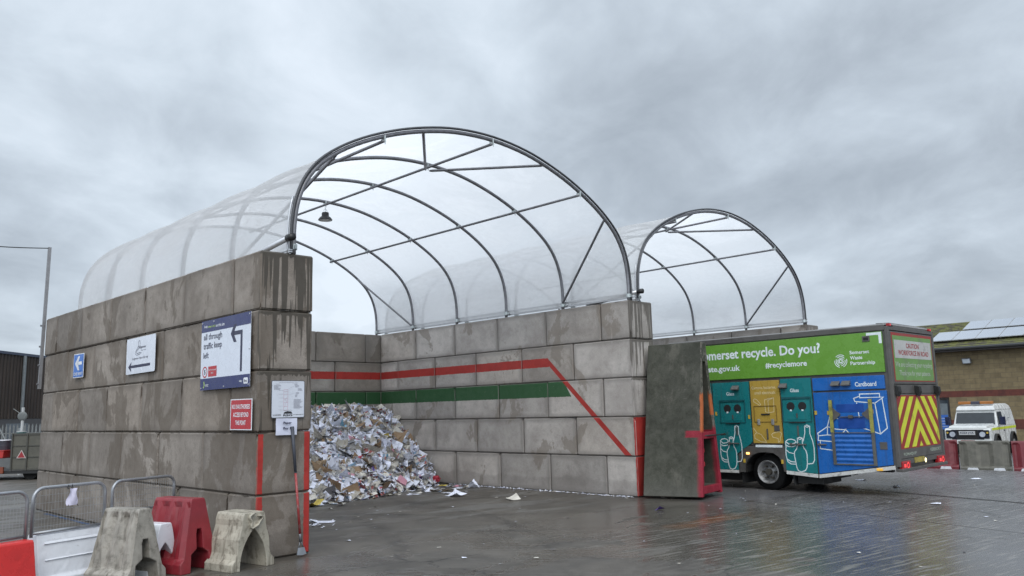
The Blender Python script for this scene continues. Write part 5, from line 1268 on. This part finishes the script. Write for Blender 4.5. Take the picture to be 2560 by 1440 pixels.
for cx in (.78, 3.15):
    for y in (-.84, .62): 
        mb = MB(); r = .37; seg = 26; vs = []
        for yy, k in ((0, .0), (0, .62), (.0, .95), (.04, 1), (.18, 1), (.22, .95), (.22, 0)):
            for i in range(seg): a = 2*PI*i/seg; vs.append((cx+r*k*math.cos(a), y+yy, r+r*k*math.sin(a)))
        mb.add(vs, [(j*seg+i, j*seg+(i+1) % seg, (j+1)*seg+(i+1) % seg, (j+1)*seg+i) for j in range(6) for i in range(seg)]); w_ = mb.build('wheel', RUBBER, LRM)
        mb = MB(); mb.cyl((cx, y-.012, .37), (cx, y+.03, .37), .20, 18); mb.build('rim', RIM, w_)
    mb = MB(); P0 = archpts(cx, .42); P1 = archpts(cx, .35)
    mb.prism(P0+P1[::-1], -.88, -.78, 'y'); mb.build('wheel_arch', BLACK, LRM)
    mb = MB(); mb.prism(P0+P1[::-1], .78, .88, 'y'); mb.build('wheel_arch', BLACK, LRM)
mb = MB(); mb.box(.3, 3.7, -.78, .78, .40, .5); mb.build('underbody', BLACK, LRM)
mb = MB(); mb.box(.30, 3.84, -.806, -.800, 1.0, 1.09); mb.build('yellow_stripe', mat('hi vis yellow', (.52, .60, .04), .4), LRM)
mb = MB(); mb.box(1.27, 1.275, -.808, -.800, .52, 1.12); mb.box(2.12, 2.128, -.808, -.800, .52, 1.12); mb.build('door_gap', DRK, LRM)
mb = MB(); mb.box(1.95, 2.07, -.83, -.80, .93, .97); mb.build('door_handle', BLACK, LRM)
for s_ in (-1, 1):
    mb = MB(); mb.box(1.16, 1.24, s_*.98-.09, s_*.98+.09, 1.18, 1.50); mb.tube([(1.22, s_*.80, 1.2), (1.2, s_*.9, 1.28)], .012, 6); mb.build('mirror', mat('mirror navy', (.015, .02, .05), .3), LRM, bevel=.015)
mb = MB(); mb.box(1.50, 1.68, -.62, -.16, 1.985, 2.10); bb = mb.build('beacon_bar', mat('amber beacon', (.36, .14, .035), .35), LRM, bevel=.02)
mb = MB(); mb.box(1.50, 1.68, .16, .62, 1.985, 2.10); mb.build('beacon_bar', MC['amber beacon'], LRM, bevel=.02)
mb = MB(); mb.box(1.49, 1.69, -.16, .16, 1.98, 2.10); mb.build('beacon_centre', mat('beacon dark', (.05, .05, .07), .4), LRM, bevel=.02)
mb = MB(); mb.T = FR((2.35, -.80, 1.22), (1, 0, 0), (0, .17, 1)); mb.ribbon([(.20, .33), (.10, .30), (.05, .2), (.10, .10), (.22, .10), (.30, .14)], .05, .012); mb.build('side_emblem', mat('emblem light', (.34, .36, .37), .4), LRM)
mb = MB(); mb.T = FR((2.7, -.80, 1.40), (1, 0, 0), (0, .17, 1)); mb.rect(0, 0, .28, .03, .012); mb.build('side_mark', mat('emblem dark', (.12, .13, .15), .4), LRM)
# ------------------------------------------------------------------ buff block building (wall in the plane x = 38 of the bay frame)
def brick_mat():
    m = bpy.data.materials.new('buff block wall'); m.use_nodes = True; g = G(m.node_tree); g.n.clear()
    tc = g.new('ShaderNodeTexCoord').outputs['Object']; x, y, z = g.sep(tc)
    b = g.new('ShaderNodeTexBrick'); g.l.new(g.comb(g.m('ADD', y, x), z, 0.), b.inputs['Vector'])
    b.inputs['Scale'].default_value = 1; b.inputs['Brick Width'].default_value = .45; b.inputs['Row Height'].default_value = .225; b.inputs['Mortar Size'].default_value = .009
    b.inputs['Mortar Smooth'].default_value = .2; b.inputs['Bias'].default_value = 0.
    b.inputs['Color1'].default_value = (.215, .165, .088, 1); b.inputs['Color2'].default_value = (.160, .122, .066, 1); b.inputs['Mortar'].default_value = (.12, .10, .068, 1)
    n = g.noise(tc, 3., 6, .65); c = g.mix(g.mul(g.ramp(n, .4, .7), .45), b.outputs['Color'], (.075, .056, .03))
    rb = g.mx(g.mul(g.gt(z, 1.84), g.lt(z, 2.14)), g.mul(g.gt(z, .30), g.lt(z, .76)))
    c = g.mix(rb, c, g.mix(g.ramp(n, .4, .7), (.115, .032, .022), (.07, .022, .018)))
    p = g.new('ShaderNodeBsdfPrincipled'); g.put(p.inputs['Base Color'], c); p.inputs['Roughness'].default_value = .85
    g.put(p.inputs['Normal'], g.bump(g.m('ADD', g.m('MULTIPLY', b.outputs['Fac'], -1.), g.mul(n, .3)), .5, .01))
    o = g.new('ShaderNodeOutputMaterial'); g.l.new(p.outputs[0], o.inputs[0]); return m
def tile_mat():
    m = bpy.data.materials.new('mossy roof tiles'); m.use_nodes = True; g = G(m.node_tree); g.n.clear()
    tc = g.new('ShaderNodeTexCoord').outputs['Object']; n = g.noise(tc, 2.5, 8, .75); f = g.noise(tc, 20., 4, .7)
    c = g.mix(g.ramp(n, .40, .56), (.055, .048, .036), (.120, .125, .030)); c = g.mix(g.mul(g.ramp(f, .4, .7), .5), c, (.03, .027, .02))
    p = g.new('ShaderNodeBsdfPrincipled'); g.put(p.inputs['Base Color'], c); p.inputs['Roughness'].default_value = .9
    g.put(p.inputs['Normal'], g.bump(f, .6, .02))
    o = g.new('ShaderNodeOutputMaterial'); g.l.new(p.outputs[0], o.inputs[0]); return m
BT = thing('office_building', 'buff block building with mossy tiled roof and rows of solar panels', 'building', BAY @ T(38, 0, 0))
Z0 = -.6; YA, YB = -14., 16.
mb = MB(); mb.box(0, .25, YA, 3.66, Z0, 4.1); mb.box(0, .25, 4.55, YB, Z0, 4.1) if False else None
# wall with a door opening (3.5..4.5) and a window (-1.6..-.35)
mb = MB()
def wl(y0, y1, z0, z1): mb.box(0, .25, y0, y1, z0, z1)
wl(YA, -2.2, Z0, 4.1); wl(-2.2, -.38, Z0, .85); wl(-2.2, -.38, 1.84, 4.1); wl(-.38, 3.47, Z0, 4.1); wl(3.47, 4.60, 1.84, 4.1); wl(4.60, YB, Z0, 4.1)
mb.build('front_wall', brick_mat(), BT)
mb = MB(); mb.box(.25, 7., YA, YA+.25, Z0, 4.1); mb.box(.25, 7., YB-.25, YB, Z0, 4.1); mb.box(7., 7.25, YA, YB, Z0, 4.1); mb.build('other_walls', bpy.data.materials['buff block wall'], BT)
mb = MB(); mb.box(.05, .15, 3.47, 3.55, Z0, 1.84); mb.box(.05, .15, 4.52, 4.60, Z0, 1.84); mb.box(.05, .15, 3.55, 4.52, 1.74, 1.84); dr = mb.build('door_frame', mat('dark brown frame', (.022, .014, .012), .4), BT)
mb = MB(); mb.box(.09, .11, 3.56, 4.51, Z0+.1, 1.73); mb.build('door_glass', mat('office glass', (.035, .045, .055), .1), dr)
mb = MB(); mb.box(.06, .08, 3.60, 4.1, .55, 1.55); mb.build('door_notice', mat('pale notice', (.12, .14, .15), .5), dr)
mb = MB(); mb.box(.045, .06, 3.62, 4.05, .30, 1.0); bs = mb.build('blue_notice', mat('notice blue', (.03, .11, .38), .4), BT)
mb = MB()
for i in range(4): mb.box(.040, .044, 3.68, 3.98, .42+.13*i, .46+.13*i)
mb.build('notice_marks', mat('notice pale marks', (.25, .32, .5), .5), bs)
mb = MB(); mb.box(.05, .15, -2.2, -.38, .85, .93); mb.box(.05, .15, -2.2, -.38, 1.76, 1.84); mb.box(.05, .15, -.46, -.38, .93, 1.76); mb.box(.05, .15, -2.2, -2.12, .93, 1.76); wf = mb.build('window', MC['dark brown frame'], BT)
mb = MB(); mb.box(.09, .11, -2.12, -.46, .93, 1.76); mb.build('pane', MC['office glass'], wf)
mb = MB(); mb.box(-.55, .02, YA-.4, YB+.4, 4.02, 4.10); mb.build('soffit', MC['dark brown frame'], BT)
mb = MB(); mb.prism([(-.66, 4.12), (-.66, 4.18), (-.56, 4.24), (-.52, 4.24), (-.52, 4.10), (-.62, 4.08)], YA-.4, YB+.4, 'y'); mb.build('gutter', mat('gutter', (.012, .012, .012), .4), BT)
SL = math.atan2(1.42, 3.9)
# roof slope as rows of lapped tiles
mb = MB(); n = 15
for i in range(n):
    x0 = -.55+4.6*i/n; x1 = -.55+4.6*(i+1)/n+.05; z0 = 4.22+(x0+.55)*.335; z1 = 4.22+(x1+.55)*.335
    mb.add([(x0, YA-.4, z0+.035), (x0, YB+.4, z0+.035), (x1, YB+.4, z1), (x1, YA-.4, z1), (x0, YA-.4, z0-.02), (x0, YB+.4, z0-.02)], [(0, 3, 2, 1), (0, 1, 5, 4)])
rf = mb.build('tiled_roof', tile_mat(), BT)
mb = MB(); mb.prism([(4.05, 5.75), (8.2, 4.3), (8.2, 4.2), (4.05, 5.65)], YA-.4, YB+.4, 'y'); mb.build('roof_back', bpy.data.materials['mossy roof tiles'], BT)
mb = MB(); mb.prism([(0, 4.1), (7.25, 4.1), (4.05, 5.6)], YA, YA+.2, 'y'); mb.prism([(0, 4.1), (7.25, 4.1), (4.05, 5.6)], YB-.2, YB, 'y'); mb.build('gable', bpy.data.materials['buff block wall'], BT)
PV = mat('solar glass', (.62, .66, .72), .16, metal=.75, var=.03, rvar=.02, spec=.9); PVF = mat('panel frame', (.45, .46, .48), .4, .5)
def pv(x0, x1, y0, y1, proto=None):
    fz = lambda x: 4.30+.06+(x+.55)*.335
    q = (x1-x0)*math.sqrt(1+.335**2)
    M = T(x0, y0, fz(x0)) @ RY(-math.atan(.335))
    if proto is None:
        mb = MB(); mb.box(0, q-.02, 0, y1-y0-.02, 0, .035); o = mb.build('solar_panel', PVF, BT, M=M)
        mb = MB(); mb.rect(.025, .025, q-.045, y1-y0-.045, .0365); mb.build('panel_glass', PV, o)
        return o
    c = copy_tree(proto, BT); c.matrix_local = M; return c
pr0 = None
for row, (xa, xb, ya, yb) in enumerate(((.15, 1.70, -13.2, 3.9), (1.95, 3.45, -13.2, 3.2))):
    y = ya; pr0 = None
    while y < yb-.5:
        o = pv(xa, xb, y, y+1.02, pr0); pr0 = pr0 or o; y += 1.02
fl = thing('floodlight', 'small square floodlight on the buff block building wall under the eaves', 'floodlight', BAY @ T(37.86, 2.48, 3.56))
mb = MB(); mb.box(-.06, .05, -.20, .20, -.13, .13); mb.build('housing', mat('floodlight grey', (.12, .12, .12), .4), fl, M=RY(-.35), bevel=.02)
mb = MB(); mb.box(-.066, -.0605, -.16, .16, -.10, .10); mb.build('glass', mat('floodlight glass', (.50, .55, .60), .15), fl, M=RY(-.35))
mb = MB(); mb.box(.02, .14, -.03, .03, -.16, -.10); mb.build('bracket', BLACK, fl)
# ------------------------------------------------------------------ dark clad shed far left
def clad_mat():
    m = bpy.data.materials.new('brown ribbed cladding'); m.use_nodes = True; g = G(m.node_tree); g.n.clear()
    tc = g.new('ShaderNodeTexCoord').outputs['Object']; n = g.noise(g.map(tc, sc=(1, 1, .3)), 2., 6, .65)
    c = g.mix(g.ramp(n, .35, .7), (.022, .014, .010), (.042, .028, .020))
    p = g.new('ShaderNodeBsdfPrincipled'); g.put(p.inputs['Base Color'], c); p.inputs['Roughness'].default_value = .6
    o = g.new('ShaderNodeOutputMaterial'); g.l.new(p.outputs[0], o.inputs[0]); return m
SB = thing('clad_shed', 'long dark brown ribbed shed with a pale downpipe beyond the yard', 'shed', Matrix.Translation((-26.8, 30, 0)) @ RZ(math.radians(91)))
mb = MB(); vs = []; n = 0; x = 0.
pr = []
while x < 46:
    for dx, y in ((0, 0), (.12, 0), (.16, -.05), (.26, -.05)): pr.append((x+dx, y))
    x += .30
for px_, py_ in pr: vs += [(px_, py_, 2.0), (px_, py_, 5.45)]
mb.add(vs, [(2*i, 2*i+2, 2*i+3, 2*i+1) for i in range(len(pr)-1)]); mb.build('cladding', clad_mat(), SB)
mb = MB(); mb.box(0, 46, .06, 18, 2.0, 5.42); mb.build('shed_core', UNDER, SB)
mb = MB(); mb.box(0, 46, -.02, .3, -.1, 1.99); mb.build('plinth', mat('shed plinth', (.085, .085, .088), .7, dirt=.2), SB)
mb = MB(); mb.box(-.1, 46.1, -.10, 18.1, 5.42, 5.56); mb.build('eaves_trim', mat('eaves blue grey', (.035, .05, .09), .4), SB)
mb = MB(); mb.cyl((14.4, -.12, 2.2), (14.4, -.12, 5.42), .09, 10); mb.build('downpipe', mat('pale pipe', (.16, .18, .19), .5), SB)
mb = MB(); mb.box(13.2, 15.2, -.04, -.022, -.1, 1.75); sd_o = mb.build('shed_door', mat('shed door grey', (.13, .15, .17), .5), SB)
mb = MB(); mb.box(14.2, 14.7, -.055, -.042, .7, 1.5); mb.build('door_notice', mat('notice pale', (.45, .47, .47), .5), sd_o)
# palisade fence
PF = thing('palisade_fence', 'grey steel palisade fence in front of the dark shed', 'fence', Matrix.Translation((-26.5, 36, 0)) @ RZ(math.radians(4)))
PFm = mat('palisade steel', (.17, .18, .18), .5, .4)
for i in range(62):
    x = i*.16
    mb = MB(); mb.prism([(x, .0), (x+.07, .0), (x+.07, 1.62), (x+.035, 1.74), (x, 1.62)], -.015, .0, 'y'); mb.build('pale', PFm, PF)
mb = MB(); mb.box(-.1, 9.9, .002, .04, .35, .40); mb.build('rail', PFm, PF); mb = MB(); mb.box(-.1, 9.9, .002, .04, 1.3, 1.35); mb.build('rail', PFm, PF)
# traffic mirror seen from behind
MI = thing('traffic_mirror', 'round traffic mirror seen from behind on a pale pole', 'mirror', Matrix.Translation((-17.30, 28.6, 0)) @ RZ(.3))
mb = MB(); mb.cyl((0, 0, 0), (0, 0, 2.32), .05, 12); mb.build('pole', mat('pale pole', (.42, .43, .43), .5), MI)
mb = MB(); n = 28; vs = [(0, -.065, 2.02)]
for r, y in ((.09, -.06), (.14, -.055), (.155, -.045)):
    for i in range(n): a = 2*PI*i/n; vs.append((r*math.cos(a), y, 2.02+r*math.sin(a)))
mb.add(vs, [(0, 1+(i+1) % n, 1+i) for i in range(n)]+[(1+j*n+i, 1+j*n+(i+1) % n, 1+(j+1)*n+(i+1) % n, 1+(j+1)*n+i) for j in range(2) for i in range(n)])
mb.build('mirror_back', mat('mirror back', (.12, .13, .13), .5), MI, smooth=True)
mb = MB(); mb.tube([(-.30, -.02, 2.28), (.0, -.03, 2.05)], .012, 6); mb.build('strut', PFm, MI)
PO = thing('slanted_post', 'thin grey steel post with a slanting stay behind the trailer', 'post', Matrix.Translation((-18.0, 28.4, 0)))
mb = MB(); mb.cyl((-.05, 0, 0), (-.05, 0, 2.15), .03, 8); mb.build('post', PFm, PO); mb = MB(); mb.tube([(-.05, 0, 1.75), (.45, 0, .9)], .03, 8); mb.build('stay', PFm, PO)
# trailer
TR = thing('trailer', 'olive grey panel-sided trailer with a red warning triangle at the far left', 'trailer', Matrix.Translation((-16.05, 26.05, 0)) @ RZ(math.radians(-3)))
OL = mat('trailer olive', (.082, .078, .062), .6, dirt=.25); OLD = mat('trailer ribs', (.05, .048, .04), .6)
mb = MB(); mb.box(0, 1.9, 0, .05, .30, 1.46); mb.build('side_panel', OL, TR)
mb = MB(); mb.box(0, 1.9, -.02, -.001, 1.40, 1.46); mb.box(0, 1.9, -.02, -.001, .30, .35); mb.build('panel_rim', OLD, TR)
for z in (.70, 1.05):
    mb = MB(); mb.box(.02, 1.9, -.02, -.001, z, z+.03); mb.build('panel_rib', OLD, TR)
for x in (.0, .50, 1.0, 1.5):
    mb = MB(); mb.box(x, x+.045, -.035, -.021, .30, 1.46); mb.build('panel_post', OLD, TR)
mb = MB(); mb.box(-1.6, 3.2, .0, 1.7, .20, .29); mb.build('chassis', UNDER, TR)
for y_ in (.05, 1.6):
    mb = MB(); mb.box(-1.6, -.02, y_, y_+.05, .36, .68); mb.build('low_side', mat('grey steel side', (.10, .105, .105), .5, dirt=.2), TR)
mb = MB(); mb.tube([(-1.5, -.05, .55), (-.42, -.06, .42), (-.72, -.06, .28)], .02, 6); mb.build('draw_bar', mat('bright bar', (.42, .43, .43), .4), TR)
mb = MB(); mb.box(-.48, -.20, -.06, .0, .22, .42); mb.build('tail_lamp', mat('dull orange lamp', (.18, .04, .015), .4), TR)
mb = MB(); mb.T = FR((.34, -.037, .70), (1, 0, 0), (0, 0, 1)); mb.poly([(-.14, -.02, 0), (.18, -.02, 0), (.02, .25, 0)]); mb.build('triangle_border', mat('pale border', (.42, .36, .34), .4), TR)
mb = MB(); mb.T = FR((.34, -.04, .70), (1, 0, 0), (0, 0, 1)); mb.poly([(-.10, 0, 0), (.14, 0, 0), (.02, .20, 0)]); mb.build('warning_triangle', mat('triangle red', (.25, .015, .02), .4), TR)
mb = MB()
for x in (.6, 1.5): mb.cyl((x, .1, .26), (x, .3, .26), .26, 18); mb.build('wheel', RUBBER, TR); mb = MB()
def drum(name, label, cat, x, y, z, r, h, m, sq_=False, lidm=None):
    t = thing(name, label, cat, Matrix.Translation((x, y, z)), 'tubs and crates carried on the trailer')
    mb = MB()
    if sq_: mb.prism([(-r, 0), (r, 0), (r*1.12, h), (-r*1.12, h)], -r, r, 'y'); mb.build('tub', m, t, bevel=.02)
    else: mb.tube([(0, 0, 0), (0, 0, h*.5), (0, 0, h*.52), (0, 0, h)], r, 22, rr=[r*.94, r, r*.97, r]); mb.build('tub', m, t)
    mb = MB(); (mb.box(-r*1.16, r*1.16, -r*1.04, r*1.04, h, h+.03) if sq_ else mb.tube([(0, 0, h), (0, 0, h+.03)], r*1.04, 22)); mb.build('rim', lidm or m, t)
    return t
RC = mat('crate red', (.36, .022, .018), .4, dirt=.1); TE = mat('drum teal', (.03, .10, .10), .4); 
drum('crate', 'tall red crate on the trailer beside the olive panel', 'crate', -16.12, 26.6, .68, .15, .52, RC, True)
drum('crate', 'low red tray at the left edge on the trailer', 'crate', -16.62, 26.4, .68, .22, .22, RC, True)
drum('drum', 'dark teal drum with a pale rim standing on the tall red crate', 'drum', -16.16, 26.7, 1.22, .14, .27, TE, False, mat('pale rim', (.4, .42, .42), .4))
drum('tub', 'dark grey tub with a pale lid above the low red tray', 'tub', -16.66, 26.7, .93, .17, .30, mat('dark tub', (.03, .03, .04), .5), False, WHT)
# sprayed blue line and drain mat on the ground along the wall
mb = MB(); rr = random.Random(4); n = 60
for i in range(n):
    u = .9+7.6*i/n; w = .045*rr.uniform(.2, 1); mb.add([(-.10-w, u, .004), (-.06, u, .004), (-.06, u+.11, .004), (-.10-w*rr.uniform(.5, 1), u+.11, .004)], [(0, 1, 2, 3)])
tag(mb.build('painted_ground_line', mat('worn blue paint', (.03, .08, .20), .5, dirt=.5), M=BAY), kind='structure')
